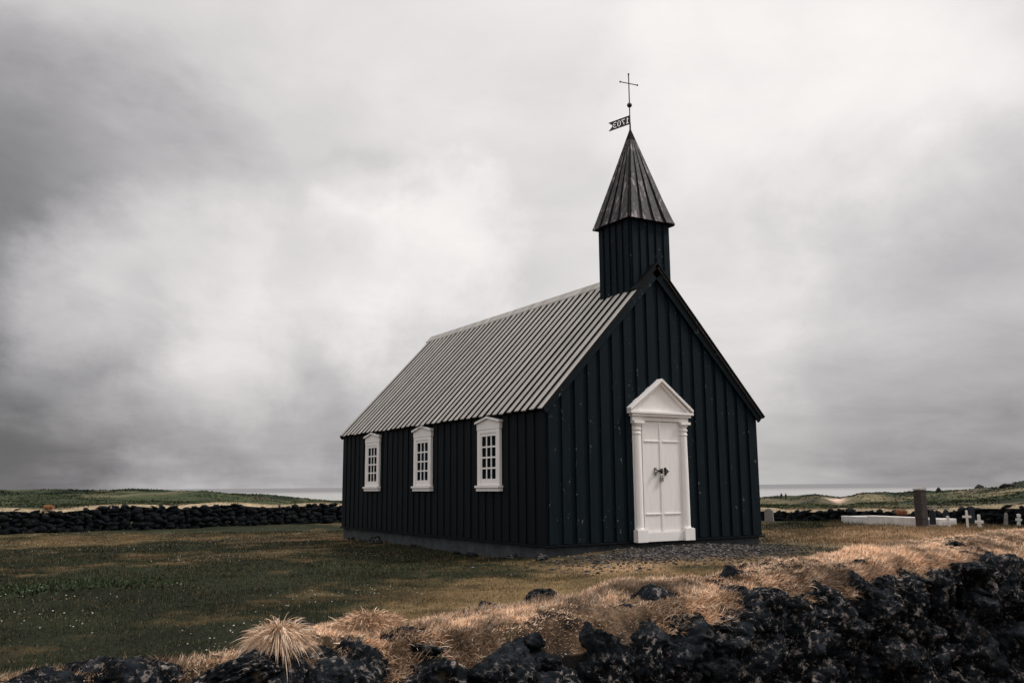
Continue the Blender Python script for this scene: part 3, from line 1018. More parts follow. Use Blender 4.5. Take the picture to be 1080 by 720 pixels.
pk = MB(); pk.box(DC - 0.075, DC - 0.005, -0.122, -0.088, 1.12, 1.20)
pk.tube((DC - 0.062, -0.105, 1.195), (DC - 0.062, -0.105, 1.25), 0.007); pk.tube((DC - 0.018, -0.105, 1.195), (DC - 0.018, -0.105, 1.25), 0.007)
pk.tube((DC - 0.066, -0.105, 1.25), (DC - 0.014, -0.105, 1.25), 0.007)
pk.build('padlock', M_STEEL, lA[-1], bevel=0.003)

# ================================================================== CHURCHYARD WALLS
def boundary_wall(name, a, b2, top_fn, label, seed, tuftcol=(0.42, 0.33, 0.22)):
    """dry lava-stone wall with a turf cap, from a to b2"""
    rng = np.random.default_rng(seed)
    root = empty(name, (a[0], a[1], 0)); tag(root, label, 'wall', 'lava stone walls round the churchyard')
    A, B = np.array(a, float), np.array(b2, float); Ln = np.linalg.norm(B - A); d = (B - A) / Ln; n = np.array([-d[1], d[0]])
    acc = Acc()
    for sidew in (-1, 1):
        s = 0.0
        while s < Ln:
            w = rng.uniform(0.14, 0.40); z = -0.45; tp = top_fn(s + w / 2)
            while z < tp - 0.05:
                hh = rng.uniform(0.09, 0.24)
                if z + hh > tp + 0.06: hh = max(0.1, tp - z)
                V, Fq = rock(2 if sidew < 0 else 1, (w * 1.3, 0.30, hh * 1.35), rng, 0.10)
                k = (z + 0.3) / 1.0
                p = A + d * (s + w / 2 + rng.uniform(-.08, .08)) + n * sidew * (0.26 - 0.08 * k + rng.uniform(-.03, .03))
                c, sn = d[0], d[1]
                V = np.stack([V[:, 0] * c - V[:, 1] * sn, V[:, 0] * sn + V[:, 1] * c, V[:, 2]], 1) + [p[0], p[1], z + hh / 2 - root.location.z]
                V[:, 0] -= a[0]; V[:, 1] -= a[1]
                acc.add(V, Fq); z += hh * 0.9
            s += w * 0.9
    acc.mesh('stones', M_ROCKD, root, smooth=False)
    # turf cap
    ns = int(Ln / 0.12); ss = np.linspace(0, Ln, ns); ww = np.linspace(-1, 1, 7)
    Sx, Wx = np.meshgrid(ss, ww, indexing='ij'); Sx, Wx = Sx.ravel(), Wx.ravel()
    tp = np.array([top_fn(v) for v in Sx])
    X = A[0] + d[0] * Sx + n[0] * Wx * 0.30; Y = A[1] + d[1] * Sx + n[1] * Wx * 0.30
    Z = tp + 0.075 - 0.09 * Wx ** 4 + 0.05 * fb2(X, Y, 1.6, 4, 3.0)
    V = np.stack([X - a[0], Y - a[1], Z], 1)
    i_, j_ = np.meshgrid(np.arange(ns - 1), np.arange(6), indexing='ij')
    Fq = np.stack([i_ * 7 + j_, (i_ + 1) * 7 + j_, (i_ + 1) * 7 + j_ + 1, i_ * 7 + j_ + 1], -1).reshape(-1, 4)
    k = np.clip(0.5 + fb2(X, Y, 0.6, 4, 6.0), 0, 1)[:, None]
    np_mesh('turf_cap', V, Fq, M_TURF, root, True, np.array(tuftcol) * (1 - k * .5) + np.array([0.05, 0.055, 0.03]) * k * .4)
    n_b = int(Ln * 260)
    sb = rng.uniform(0, Ln, n_b); wb = rng.uniform(-0.28, 0.28, n_b)
    X = A[0] + d[0] * sb + n[0] * wb; Y = A[1] + d[1] * sb + n[1] * wb
    Z = np.interp(sb, ss, np.array([top_fn(v) for v in ss])) + 0.05
    hot = np.clip(fb2(X, Y, 0.5, 3, 2.0) + .3, 0.0, 1)
    col = np.array(tuftcol)[None] * rng.uniform(0.5, 1.25, n_b)[:, None]
    blades(np.stack([X - a[0], Y - a[1], Z], 1), 0.05 + 0.12 * hot * rng.uniform(.4, 1, n_b), np.full(n_b, 0.012), updirs(n_b, 0.5, rng), rng.uniform(0, .4, n_b), 1, col, 'grass_fringe', parent=root)['kind'] = 'stuff'
    return root


def top_back(s): return 0.40 + 0.05 * math.sin(s * 0.45) + 0.04 * math.sin(s * 1.7 + 1)
def top_side(s):   # s from the far corner towards the viewer
    return float(np.interp(s, [0, 9, 12, 16, 19, 22, 26, 40], [0.30, 0.12, 0.10, 0.14, 0.22, 0.38, 0.48, 0.55])) + 0.03 * math.sin(s * 1.3)


boundary_wall('boundary_wall', (-34, 15.2), (16.6, 22.1), top_back, 'long dark lava stone wall with pale turf top running across behind the church', 21)
boundary_wall('boundary_wall', (16.2, 21.6), (16.0, -14), top_side, 'low dark lava stone wall behind the graves on the right, sea and dunes beyond', 22)


# ================================================================== FOREGROUND WALL
def cam_ground(r_, d_):     # camera-relative ground coordinates (right, forward) -> world
    return (CAM.x + r_ * math.cos(YAW) + d_ * math.sin(YAW), CAM.y - r_ * math.sin(YAW) + d_ * math.cos(YAW))


FR = [-5.0, -3.0, -1.63, -1.2, -0.5, 0.0, 0.6, 1.2, 1.7, 2.4, 3.2, 4.5, 7.0]      # right coordinate of the front edge
FZ = [0.44, 0.45, 0.465, 0.46, 0.41, 0.39, 0.435, 0.50, 0.54, 0.58, 0.61, 0.64, 0.64]   # height of the front edge
BZ = [0.28, 0.28, 0.30, 0.32, 0.37, 0.38, 0.43, 0.49, 0.54, 0.58, 0.61, 0.64, 0.64]
WD = 0.93
dl = np.array([1.0, 0.55]); dl /= np.linalg.norm(dl); nl = np.array([-dl[1], dl[0]])


def wall_pt(r_, w):           # r_ = right coordinate of the front edge, w = metres back from the front face
    f = np.array([r_, 3.75 + 0.55 * r_]) + nl * w
    x, y = cam_ground(f[0], f[1])
    return x, y


def wall_top(r_, w):
    a, b_ = np.interp(r_, FR, FZ), np.interp(r_, FR, BZ)
    t = np.clip(w / WD, 0, 1)
    return a * (1 - t) + b_ * t + 0.05 * np.sin(np.pi * t) * (np.asarray(r_) > -0.6)


fwall = empty('stone_wall', (*wall_pt(0, 0.4), -0.5))
tag(fwall, 'nearest wall, rough black lava stones topped with dry blond turf across the bottom of the picture', 'wall')
rng = np.random.default_rng(5)
acc = Acc()
O = np.array(fwall.location)
RXV = Vector((rt.x * dl[0] + math.sin(YAW) * dl[1], rt.y * dl[0] + math.cos(YAW) * dl[1], 0)).normalized()   # along the wall
NXV = Vector((-RXV.y, RXV.x, 0))


def put_rock(r_, w, z, size, sub, amp=0.13, tilt=None):
    V, Fq = rock(sub, size, rng, amp)
    x, y = wall_pt(r_, w)
    V = V[:, 0:1] * np.array(RXV) + V[:, 1:2] * np.array(NXV) + V[:, 2:3] * np.array([0, 0, 1.0]) + [x, y, z] - O
    acc.add(V, Fq)


r0 = -5.0
ALONG = math.sqrt(1 + 0.55 ** 2)
while r0 < 7.0:
    w = rng.uniform(0.13, 0.32)
    rr_ = r0 + w / 2 / ALONG
    tp = float(np.interp(rr_, FR, FZ)) - 0.03
    z = tp; vis = -2.2 < rr_ < 4.2
    low = -0.75
    while z > low:
        hh = rng.uniform(0.09, 0.24)
        wd_ = w * rng.uniform(1.05, 1.5)
        inview = vis and z > -0.45
        put_rock(rr_ + rng.uniform(-.07, .07), 0.17 + rng.uniform(-0.035, 0.03), z - hh / 2 + rng.uniform(-.015, .015), (wd_, rng.uniform(0.30, 0.40), hh * 1.42), 5 if inview else 3, 0.19)
        z -= hh * 0.84
    r0 += w * 0.70 / ALONG
# rocks along the back edge and showing through the turf
r0 = -5.0
while r0 < 7.0:
    w = rng.uniform(0.2, 0.36); rr_ = r0
    put_rock(rr_, WD - 0.10 + rng.uniform(-.04, .04), float(np.interp(rr_, FR, BZ)) - 0.17 + rng.uniform(-.03, .02), (w, 0.3, 0.30), 4 if -2.4 < rr_ < 4.2 else 2, 0.16)
    for zz_ in (0.05, -0.2): put_rock(rr_, WD - 0.06, zz_, (w * 1.2, 0.3, 0.3), 2)
    r0 += w * 0.85 / ALONG
for k in range(26):
    rr_ = rng.uniform(-2.2, 4.4); w = rng.uniform(0.12, 0.5)
    s_ = rng.uniform(0.10, 0.24)
    put_rock(rr_, w, float(wall_top(rr_, w)) - s_ * 0.28, (s_ * 1.3, s_, s_ * 0.8), 4, 0.2)
for k in range(50):
    rr_ = rng.uniform(-2.4, 4.4); w = rng.uniform(0.10, 0.80) ** 1.3 + 0.03
    s_ = rng.uniform(0.025, 0.085)
    put_rock(rr_, w, float(wall_top(rr_, w)) - 0.03 + 0.02 * rng.uniform(), (s_ * 1.3, s_, s_ * 0.8), 3, 0.3)
acc.mesh('stones', M_ROCK, fwall, smooth=True)
# turf cap over an earth core
RSN = 1100; WSN = 90
rs = np.linspace(-5, 7, RSN); wsn = np.linspace(0, 1, WSN)
Rg, Wg = np.meshgrid(rs, wsn, indexing='ij'); Rg, Wg = Rg.ravel(), Wg.ravel()
wpos = 0.07 + Wg * (WD - 0.14)
wpos = np.where(Wg == 0, 0.26, np.where(Wg == 1, WD - 0.25, wpos))        # the earth core below stands well back
X = CAM.x + (Rg + nl[0] * wpos) * math.cos(YAW) + (3.75 + .55 * Rg + nl[1] * wpos) * math.sin(YAW)
Y = CAM.y - (Rg + nl[0] * wpos) * math.sin(YAW) + (3.75 + .55 * Rg + nl[1] * wpos) * math.cos(YAW)
edge = np.minimum(Wg, 1 - Wg)
front_soft = sstep(0, 0.16, Wg) * sstep(0, 0.12, 1 - Wg)
XY3 = np.stack([X, Y, np.zeros_like(X)], 1)
turf_on = 0.75 + 0.25 * sstep(-0.8, 0.0, Rg)
Z = wall_top(Rg, wpos) - 0.10 * (1 - front_soft) + (0.055 * fbm(XY3, 3.0, 4, .5, 2) + 0.035 * np.abs(fbm(XY3, 9.0, 4, .6, 5)) + 0.015 * fbm(XY3, 30, 3, .6, 8)) * (0.3 + 0.7 * front_soft) - 0.06 * (1 - turf_on)
# skirts down to the earth core
skirt = np.where(Wg == 0, 1, 0) + np.where(Wg == 1, 1, 0)
Z = np.where(skirt > 0, -0.7, Z)
n1_ = fbm(XY3, 2.2, 4, .55, 12)[:, None]; n2_ = fbm(XY3, 9, 4, .6, 22)[:, None]
cst = np.array([0.22, 0.15, 0.095]); crd = np.array([0.085, 0.050, 0.030]); cdk = np.array([0.014, 0.012, 0.011])
kk = np.clip(0.55 + 1.2 * n1_ + .7 * n2_, 0, 1); k2 = np.clip(0.15 + 1.6 * n2_ - n1_, 0, 1)
TC = (cst * kk + crd * (1 - kk)) * (1 - k2) + cdk * k2
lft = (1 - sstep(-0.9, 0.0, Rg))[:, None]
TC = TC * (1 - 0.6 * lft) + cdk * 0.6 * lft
TC[(Wg < 0.02) | (Wg > 0.98)] = np.array([0.010, 0.009, 0.008])
i_, j_ = np.meshgrid(np.arange(RSN - 1), np.arange(WSN - 1), indexing='ij')
Fq = np.stack([i_ * WSN + j_, (i_ + 1) * WSN + j_, (i_ + 1) * WSN + j_ + 1, i_ * WSN + j_ + 1], -1).reshape(-1, 4)
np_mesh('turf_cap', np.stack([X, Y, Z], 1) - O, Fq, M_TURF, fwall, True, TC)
ZT = Z.reshape(RSN, WSN)


def turf_z(r_, w):
    a = np.clip((r_ + 5) / 12 * (RSN - 1), 0, RSN - 2); b_ = np.clip((w - 0.07) / (WD - 0.14) * (WSN - 1), 1, WSN - 3)
    return ZT[a.astype(int), b_.astype(int)]


def wall_xy(r_, w):
    return (CAM.x + (r_ + nl[0] * w) * math.cos(YAW) + (3.75 + .55 * r_ + nl[1] * w) * math.sin(YAW),
            CAM.y - (r_ + nl[0] * w) * math.sin(YAW) + (3.75 + .55 * r_ + nl[1] * w) * math.cos(YAW))


def wall_grass(n, rlo, rhi, wlo, whi, ln, wdt, spread, cols, seed, thr=-0.1, nsc=2.0, clump=True):
    g = np.random.default_rng(seed)
    r_ = g.uniform(rlo, rhi, n); w = g.uniform(wlo, whi, n)
    if clump:                     # gather the blades into small tussocks
        nc = n // 28
        rc_ = g.uniform(rlo, rhi, nc); wc_ = g.uniform(wlo, whi, nc); ci = g.integers(0, nc, n)
        r_ = rc_[ci] + g.normal(0, 0.022, n); w = wc_[ci] + g.normal(0, 0.022, n)
    w = np.clip(w, 0.085, WD - 0.09)
    x, y = wall_xy(r_, w); z = turf_z(r_, w) - 0.004
    msk = fb2(x, y, nsc, 4, seed * 1.0)
    keep = msk > thr
    x, y, z, r_, w, msk = (a_[keep] for a_ in (x, y, z, r_, w, msk)); k = len(x)
    D = updirs(k, spread, g)
    # the wind and the slope comb the blades over the front
    D[:, :2] += np.array([-NXV.x, -NXV.y]) * (0.55 * (1 - sstep(0.10, 0.55, w)))[:, None] + np.array([RXV.x, RXV.y]) * 0.25
    D /= np.linalg.norm(D, axis=1)[:, None]
    L_ = g.uniform(ln * 0.45, ln, k) * (0.75 + 0.6 * np.clip(msk + .3, 0, 1))
    c = np.array(cols)[g.integers(0, len(cols), k)] * (g.uniform(0.5, 1.2, k) * np.clip(1.08 + 1.1 * fb2(x, y, 8.0, 3, 2.0) + 0.6 * fb2(x, y, 2.5, 3, 9.0), 0.25, 1.45))[:, None]
    return (np.stack([x, y, z], 1), L_, g.uniform(wdt * .6, wdt * 1.3, k), D, g.uniform(0.15, 0.75, k), c)


STRAW = [(0.78, 0.59, 0.43), (0.72, 0.48, 0.30), (0.80, 0.66, 0.53), (0.36, 0.20, 0.12), (0.70, 0.50, 0.35)]
RUST = [(0.30, 0.135, 0.07), (0.20, 0.09, 0.05), (0.42, 0.24, 0.13)]
parts = [wall_grass(80000, -0.9, 1.8, 0.09, 0.84, 0.030, 0.0034, 1.0, RUST[:1] + STRAW + STRAW[:3] + [(.1, .06, .04), (.05, .05, .03)], 40, -1.0, clump=False),
         wall_grass(110000, 1.8, 5.5, 0.09, 0.84, 0.036, 0.0038, 0.9, RUST[:1] + STRAW + STRAW[:3], 41, -1.0, clump=False),
         wall_grass(20000, -4.0, -0.9, 0.14, 0.84, 0.030, 0.0034, 1.0, RUST + STRAW[:2] + [(.05, .045, .03)], 42, -1.0, clump=False),
         wall_grass(42000, -0.75, 0.35, 0.30, 0.84, 0.060, 0.0030, 0.8, STRAW, 31, 0.0),
         wall_grass(34000, -0.2, 1.4, 0.42, 0.84, 0.060, 0.0030, 0.8, STRAW, 38, 0.0),
         wall_grass(40000, -0.9, 1.6, 0.14, 0.80, 0.045, 0.0030, 0.9, RUST + STRAW[:3], 32, 0.02),
         wall_grass(120000, 1.0, 4.6, 0.20, 0.84, 0.058, 0.0036, 0.8, STRAW, 33, -0.02),
         wall_grass(60000, -5.0, -0.9, 0.10, 0.6, 0.075, 0.0030, 0.8, STRAW[1:] + [(.3, .2, .12), (.12, .1, .05)], 34, -0.5),
         wall_grass(44000, -0.6, 7.0, 0.085, 0.20, 0.080, 0.0034, 0.8, STRAW + RUST[:1], 35, -0.2),
         wall_grass(50000, 4.4, 7.0, 0.2, 0.84, 0.075, 0.0042, 0.5, STRAW, 36, -0.2)]
cat = [np.concatenate([p[k] for p in parts]) for k in range(6)]
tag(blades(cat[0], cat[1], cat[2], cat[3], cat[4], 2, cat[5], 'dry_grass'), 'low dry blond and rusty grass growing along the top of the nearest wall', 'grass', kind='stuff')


def tussock(name, r_, w, n, L0, rad, seed, label, cols, flat=0.35, squash=1.0, lift=0.0, droop=(0.25, 0.8)):
    g = np.random.default_rng(seed)
    x, y = wall_pt(r_, w); z = float(turf_z(np.array([r_]), np.array([w]))[0])
    a = g.uniform(0, 2 * math.pi, n); el = np.arccos(g.uniform(0.0, 1, n)) - flat * 0.3
    D = np.stack([np.cos(a) * np.sin(el), np.sin(a) * np.sin(el), np.cos(el) + 0.12], 1)
    D /= np.linalg.norm(D, axis=1)[:, None]
    rp = rad * np.sqrt(g.uniform(0, 1, n))
    P = np.stack([np.cos(a) * rp, np.sin(a) * rp, g.uniform(0, 0.04, n) + 0.05 * (1 - rp / rad)], 1)
    P[:, :2] = P[:, :1] * np.array([RXV.x, RXV.y]) * squash + P[:, 1:2] * np.array([NXV.x, NXV.y])
    c = np.array(cols)[g.integers(0, len(cols), n)] * g.uniform(0.45, 1.2, n)[:, None]
    o = blades(P, g.uniform(L0 * .35, L0, n) * (0.85 + 0.3 * np.sin(a * 3 + seed) * np.sin(a * 7 + 1)), g.uniform(0.0022, 0.0042, n), D, g.uniform(*droop, n), 5, c, name)
    o.location = (x, y, z + lift)
    tag(o, label, 'grass tuft', 'straw tussocks on the nearest wall')
    return o


tussock('grass_tuft', -0.80, 0.17, 3400, 0.150, 0.06, 51, 'large spiky tussock of dead straw grass hanging over the front edge of the nearest wall', STRAW, lift=0.065, droop=(0.45, 1.15))
tussock('grass_tuft', -0.42, 0.40, 2200, 0.075, 0.075, 52, 'smaller low orange straw tussock on the nearest wall, right of the big spiky one', STRAW[:2] + STRAW[3:], squash=1.9, lift=-0.01, flat=-0.5)
# loose stones lying on the wall
for (r_, w, sz, lb) in ((-0.62, 0.66, (0.22, 0.14, 0.14), 'black lava stone on the wall just behind and right of the big straw tussock'),
                        (0.28, 0.82, (0.13, 0.10, 0.085), 'small dark stone on the back edge of the nearest wall below the church corner'),
                        (0.52, 0.78, (0.17, 0.12, 0.11), 'dark stone on the back edge of the nearest wall, below left of the church door')):
    V, Fq = rock(5, sz, rng, 0.22)
    x, y = wall_pt(r_, w); z = float(wall_top(r_, w))
    V = V[:, 0:1] * np.array(RXV) + V[:, 1:2] * np.array(NXV) + V[:, 2:3] * np.array([0, 0, 1.0])
    o = np_mesh('lava_stone', V, Fq, M_ROCK, None, True); o.location = (x, y, z + sz[2] * (0.34 if r_ < 0 else 0.12))
    tag(o, lb, 'stone', 'loose stones on the nearest wall')

# ================================================================== GRASS OF THE CHURCHYARD
def scatter_field(n, rlo, rhi, alo, ahi, seed, power=1.0):
    g = np.random.default_rng(seed)
    a = g.uniform(alo, ahi, n) + YAW
    r_ = rlo + (rhi - rlo) * g.uniform(0, 1, n) ** power
    x = CAM.x + np.sin(a) * r_; y = CAM.y + np.cos(a) * r_
    ok = ~((x > -0.02) & (x < CW + .02) & (y > -0.02) & (y < CL + .02)) & (x < 15.6) & (y < 14.9 + (x + 34) * 0.136 + 0.0)
    return x[ok], y[ok], r_[ok], g


V_all = []
xs, ys, rs_, g = scatter_field(420000, 5.6, 30, -0.66, 0.66, 61, 0.95)
cl = fb2(xs, ys, 1.4, 4, 14.0)
gravel = np.exp(-(((xs - 3.2) / 3.0) ** 2 + ((ys + 1.1) / 0.95) ** 2))
keep = (cl > -0.45 + 0.3 * g.uniform(-1, 1, len(xs))) & (g.uniform(0, 1, len(xs)) > gravel * 1.1)
xs, ys, rs_, cl = xs[keep], ys[keep], rs_[keep], cl[keep]
n = len(xs)
c = field_color(xs, ys) * (g.uniform(0.35, 1.5, n) * np.clip(1 + 0.9 * fb2(xs, ys, 5.0, 3, 44.0), .3, 2))[:, None]
pale = g.uniform(0, 1, n) < 0.10
c[pale] = c[pale] * 0.5 + np.array([0.20, 0.145, 0.08])
scl = 0.6 + 0.055 * rs_
zs = height(xs, ys)
LEN = g.uniform(0.016, 0.055, n) * (0.8 + 0.8 * np.clip(cl + .2, 0, 1)) * np.clip(scl, 0.9, 1.5)
tall = (np.exp(-(((xs - 12) / 4.5) ** 2 + ((ys - 2) / 4.0) ** 2)) > 0.3)
LEN[tall] *= 2.0
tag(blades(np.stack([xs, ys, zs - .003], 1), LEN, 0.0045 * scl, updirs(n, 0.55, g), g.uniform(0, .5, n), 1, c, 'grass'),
    'short patchy green and brown grass round the church', 'grass', kind='stuff')


# rough grass of the links beyond the walls
g = np.random.default_rng(66); n = 190000
a = g.uniform(-0.66, 0.66, n) + YAW; r_ = np.exp(g.uniform(math.log(42), math.log(320), n))
xs = CAM.x + np.sin(a) * r_; ys = CAM.y + np.cos(a) * r_
px_, _r = rel_px(xs, ys)
keep = (r_ < np.interp(px_, CREST_X, CREST_R) * 1.03) & (fb2(xs, ys, 0.12, 4, 77.0) + 0.5 * fb2(xs, ys, 0.6, 3, 7.0) > -0.12)
keep &= ~((np.abs(px_ - 872) < 16) & (r_ > 90) & (r_ < 210)) & ~((np.abs(px_ - 826) < 10) & (r_ > 150))
xs, ys, r_ = xs[keep], ys[keep], r_[keep]; n = len(xs)
c = field_color(xs, ys) * (g.uniform(0.6, 1.5, n) * np.clip(1 + 0.8 * fb2(xs, ys, 0.25, 4, 5.0), .3, 2))[:, None]
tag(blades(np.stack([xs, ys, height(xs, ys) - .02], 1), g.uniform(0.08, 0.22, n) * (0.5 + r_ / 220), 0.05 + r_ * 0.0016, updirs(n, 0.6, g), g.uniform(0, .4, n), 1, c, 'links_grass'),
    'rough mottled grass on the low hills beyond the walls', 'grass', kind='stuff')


# small white wildflowers and seed heads
def flowers(name, xs, ys, hgt, size, label, cols, seed):
    g = np.random.default_rng(seed); n = len(xs)
    V0, F0 = ICO[1]
    zs = height(xs, ys) + hgt * g.uniform(0.5, 1.1, n)
    sz = size * g.uniform(0.5, 1.3, n)
    V = (V0[None] * np.array([1, 1, .55]) * sz[:, None, None] + np.stack([xs, ys, zs], 1)[:, None]).reshape(-1, 3)
    F_ = (F0[None] + (np.arange(n) * len(V0))[:, None, None]).reshape(-1, 3)
    C = np.repeat(np.array(cols)[g.integers(0, len(cols), n)], len(V0), 0)
    return tag(np_mesh(name, V, F_, M_BLADE, None, True, C), label, 'flowers', kind='stuff')


fx, fy = [], []
x, y, r_, g = scatter_field(2600, 7, 31, -0.58, -0.10, 71, 0.8)
m_ = fb2(x, y, 0.45, 3, 3.0) + 0.35 * (r_ > 24) > 0.20
fx.append(x[m_]); fy.append(y[m_])
x, y, r_, g = scatter_field(3600, 17, 28, 0.24, 0.56, 72, 0.8)
m_ = (fb2(x, y, 0.6, 3, 6.0) > -0.1) & (r_ > 19.5)
fx.append(x[m_]); fy.append(y[m_])
fx, fy = np.concatenate(fx), np.concatenate(fy)
flowers('wildflowers', fx, fy, 0.045, 0.0085, 'tiny white flowers and seed heads scattered through the churchyard grass', [(0.6, 0.58, 0.55), (0.45, 0.44, 0.36), (0.3, 0.3, 0.24)], 5)

# leafy weeds at the left
g = np.random.default_rng(81); n = 2600
c0 = at(60, 14.2); x = c0.x + g.normal(0, 0.75, n); y = c0.y + g.normal(0, 0.35, n)
D = updirs(n, 0.9, g)
tag(blades(np.stack([x, y, height(x, y)], 1), g.uniform(0.04, 0.10, n), g.uniform(0.02, 0.035, n), D, g.uniform(.1, .5, n), 2,
           np.array([[0.030, 0.042, 0.022]]) * g.uniform(0.5, 2.0, n)[:, None], 'leafy_weeds'), 'low leafy green weeds in the grass at the left', 'weeds', kind='stuff')

# gravel in front of the door
g = np.random.default_rng(91); n = 4200
x = 2.3 + g.normal(0, 1.4, n); y = -1.15 + g.normal(0, 0.55, n)
ok = (y < -0.06); x, y = x[ok], y[ok]; n = len(x)
V0, F0 = ICO[1]; sz = g.uniform(0.008, 0.032, n) * g.uniform(.5, 1.2, n)
V = V0[None] * (1 + g.uniform(-.3, .3, (n, len(V0), 1))) * sz[:, None, None] * np.array([1.2, 1, .6]) + np.stack([x, y, height(x, y) + sz * .2], 1)[:, None]
F_ = (F0[None] + (np.arange(n) * len(V0))[:, None, None]).reshape(-1, 3)
C = np.repeat(np.array([(0.035, 0.034, 0.034), (0.07, 0.062, 0.058), (0.14, 0.125, 0.115), (0.022, 0.023, 0.025)])[g.integers(0, 4, n)], len(V0), 0)
tag(np_mesh('gravel', V.reshape(-1, 3), F_, M_BLADE, None, False, C), 'dark lava gravel trodden in front of the church door', 'gravel', kind='stuff')
# rubble at the foot of the foundation
for k, (yy, sz) in enumerate(((8.9, .22), (7.3, .30), (6.9, .16), (5.2, .20), (3.1, .18), (2.3, .26), (0.9, .2), (-0.12, .24))):
    V, Fq = rock(4, (sz, sz * .8, sz * .6), rng, 0.2)
    x = -0.16 - 0.05 * (k % 3)
    o = np_mesh('foundation_stone', V, Fq, M_ROCK, None, True); o.location = (x, yy, float(height(np.array([x]), np.array([yy]))[0]) + sz * .12)
    order = ['farthest', 'second farthest', 'third farthest', 'fourth farthest', 'fourth nearest', 'third nearest', 'second nearest', 'nearest'][k]
    tag(o, f'stone under the long side wall of the church, {order} of its row' if k < 7 else 'dark stone at the near corner of the church foundation', 'stone', 'stones along the church foundation')

# ================================================================== GRAVES, RIGHT
def px_w(px_a, px_b, r_): return abs(px_b - px_a) / F_PX * r_ * 1.0


FACE = YAW + math.atan(460 / 924)        # bearing of the graves; a sign turned to the camera has rz = -FACE
def grave_rot(extra=0.0): return -FACE + extra


# white concrete grave kerb
p0, p1 = at(885, 29.6), at(970, 27.2)
d = (p1 - p0); Lk = Vector((d.x, d.y)).length; ang = math.atan2(d.y, d.x)
root = empty('grave_kerb', (p0.x, p0.y, min(p0.z, p1.z)), ang)
tag(root, 'long low white concrete grave kerb lying left of the tall dark pillar', 'grave')
mb = MB(); mb.box(0, Lk * 0.345, 0, 0.14, -.05, 0.21); mb.build('kerb_side', M_WSTONE, root, bevel=0.012)
mb = MB(); mb.box(Lk * 0.348, Lk, -.006, 0.14, -.05, 0.245); mb.build('kerb_side', M_WSTONE, root, bevel=0.012)
mb = MB(); mb.box(0, Lk, 1.1, 1.22, -.05, 0.20); mb.build('kerb_side', M_WSTONE, root, bevel=0.012)
for xx in (0.0, Lk - 0.14):
    mb = MB(); mb.box(xx, xx + 0.14, 0.143, 1.097, -.05, 0.20); mb.build('kerb_end', M_WSTONE, root, bevel=0.012)
# tall pillar
pp = at(969.5, 26.9)
root = empty('stone_pillar', pp, grave_rot(-0.62))
tag(root, 'tall square dark stone pillar with a pale sloping cap at the end of the white grave kerb', 'pillar')
mb = MB(); mb.box(-0.11, 0.11, -0.11, 0.11, -.05, 1.0)
for k in range(5):
    z = 0.02 + k * 0.195; mb.box(-0.116 - .004 * (k % 2), 0.116 + .004 * (k % 2), -0.118, 0.117, z, z + 0.185)
mb.build('shaft', M_BSTONE, root, bevel=0.008)
mb = MB(); mb.prism([(-0.14, -0.14, 1.005), (0.14, -0.14, 1.005), (0.14, 0.14, 1.005), (-0.14, 0.14, 1.005)], [(-0.12, -0.12, 1.03), (0.12, -0.12, 1.03), (0.1, 0.1, 1.08), (-0.1, 0.1, 1.08)])
mb.build('cap', M_GSTONE, root, bevel=0.005)


def stele(px, r_, wpx, hpx, label, mat, capmat=None, taper=0.85, lean=0.0, thick=0.14, rot=0.0, base=False, kind='headstone'):
    p = at(px, r_); w = wpx / F_PX * r_ / 2; h_ = hpx / F_PX * r_
    root = empty('gravestone', p, grave_rot(rot)); root.rotation_euler[1] = lean
    tag(root, label, 'gravestone', 'gravestones beside the tall pillar')
    mb = MB(); sh = h_ * 0.82
    A = [(-w, -0.05), (w, -0.05), (w * taper, sh), (w * taper * .6, h_ * .95), (0, h_), (-w * taper * .6, h_ * .95), (-w * taper, sh)]
    mb.prism([(x, -thick / 2, z) for x, z in A], [(x, thick / 2, z) for x, z in A])
    mb.build('slab', mat, root, bevel=0.01)
    if capmat:
        mb = MB(); mb.box(-w * 1.1, w * 1.1, -thick * .62, thick * .62, h_ + .003, h_ + 0.05); mb.build('cap', capmat, root, bevel=0.01)
    if base:
        mb = MB(); mb.box(-w * 1.8, w * 2.2, -thick * 1.6, -thick / 2 - .003, -.05, 0.05); mb.build('plinth', M_GSTONE, root, bevel=0.01)


def cross(px, r_, wpx, hpx, armz, label, lean=0.0, bar=2.0, flare=1.0, round_top=False):
    p = at(px, r_); s = 1 / F_PX * r_; w = wpx * s / 2; h_ = hpx * s; b_ = bar * s / 2
    root = empty('grave_cross', p, grave_rot(0.1)); root.rotation_euler[1] = lean
    tag(root, label, 'cross', 'small white crosses among the graves')
    mb = MB(); t_ = 0.035
    A = [(-b_ * flare, -0.05), (b_ * flare, -0.05), (b_, armz * h_), (b_ * .95, h_ - b_ * .4), (0, h_), (-b_ * .95, h_ - b_ * .4), (-b_, armz * h_)]
    mb.prism([(x, -t_, z) for x, z in A], [(x, t_, z) for x, z in A])
    mb.build('upright', M_WSTONE, root, bevel=0.006)
    mb = MB(); mb.box(-w, w, -t_ - .006, t_ + .006, armz * h_ - b_, armz * h_ + b_)
    mb.build('arms', M_WSTONE, root, bevel=0.006)
    if round_top:
        mb = MB(); mb.tube((0, -t_ - .012, h_ * .9), (0, t_ + .012, h_ * .9), b_ * 1.5, 18); mb.build('disc', M_WSTONE, root, bevel=0.004)


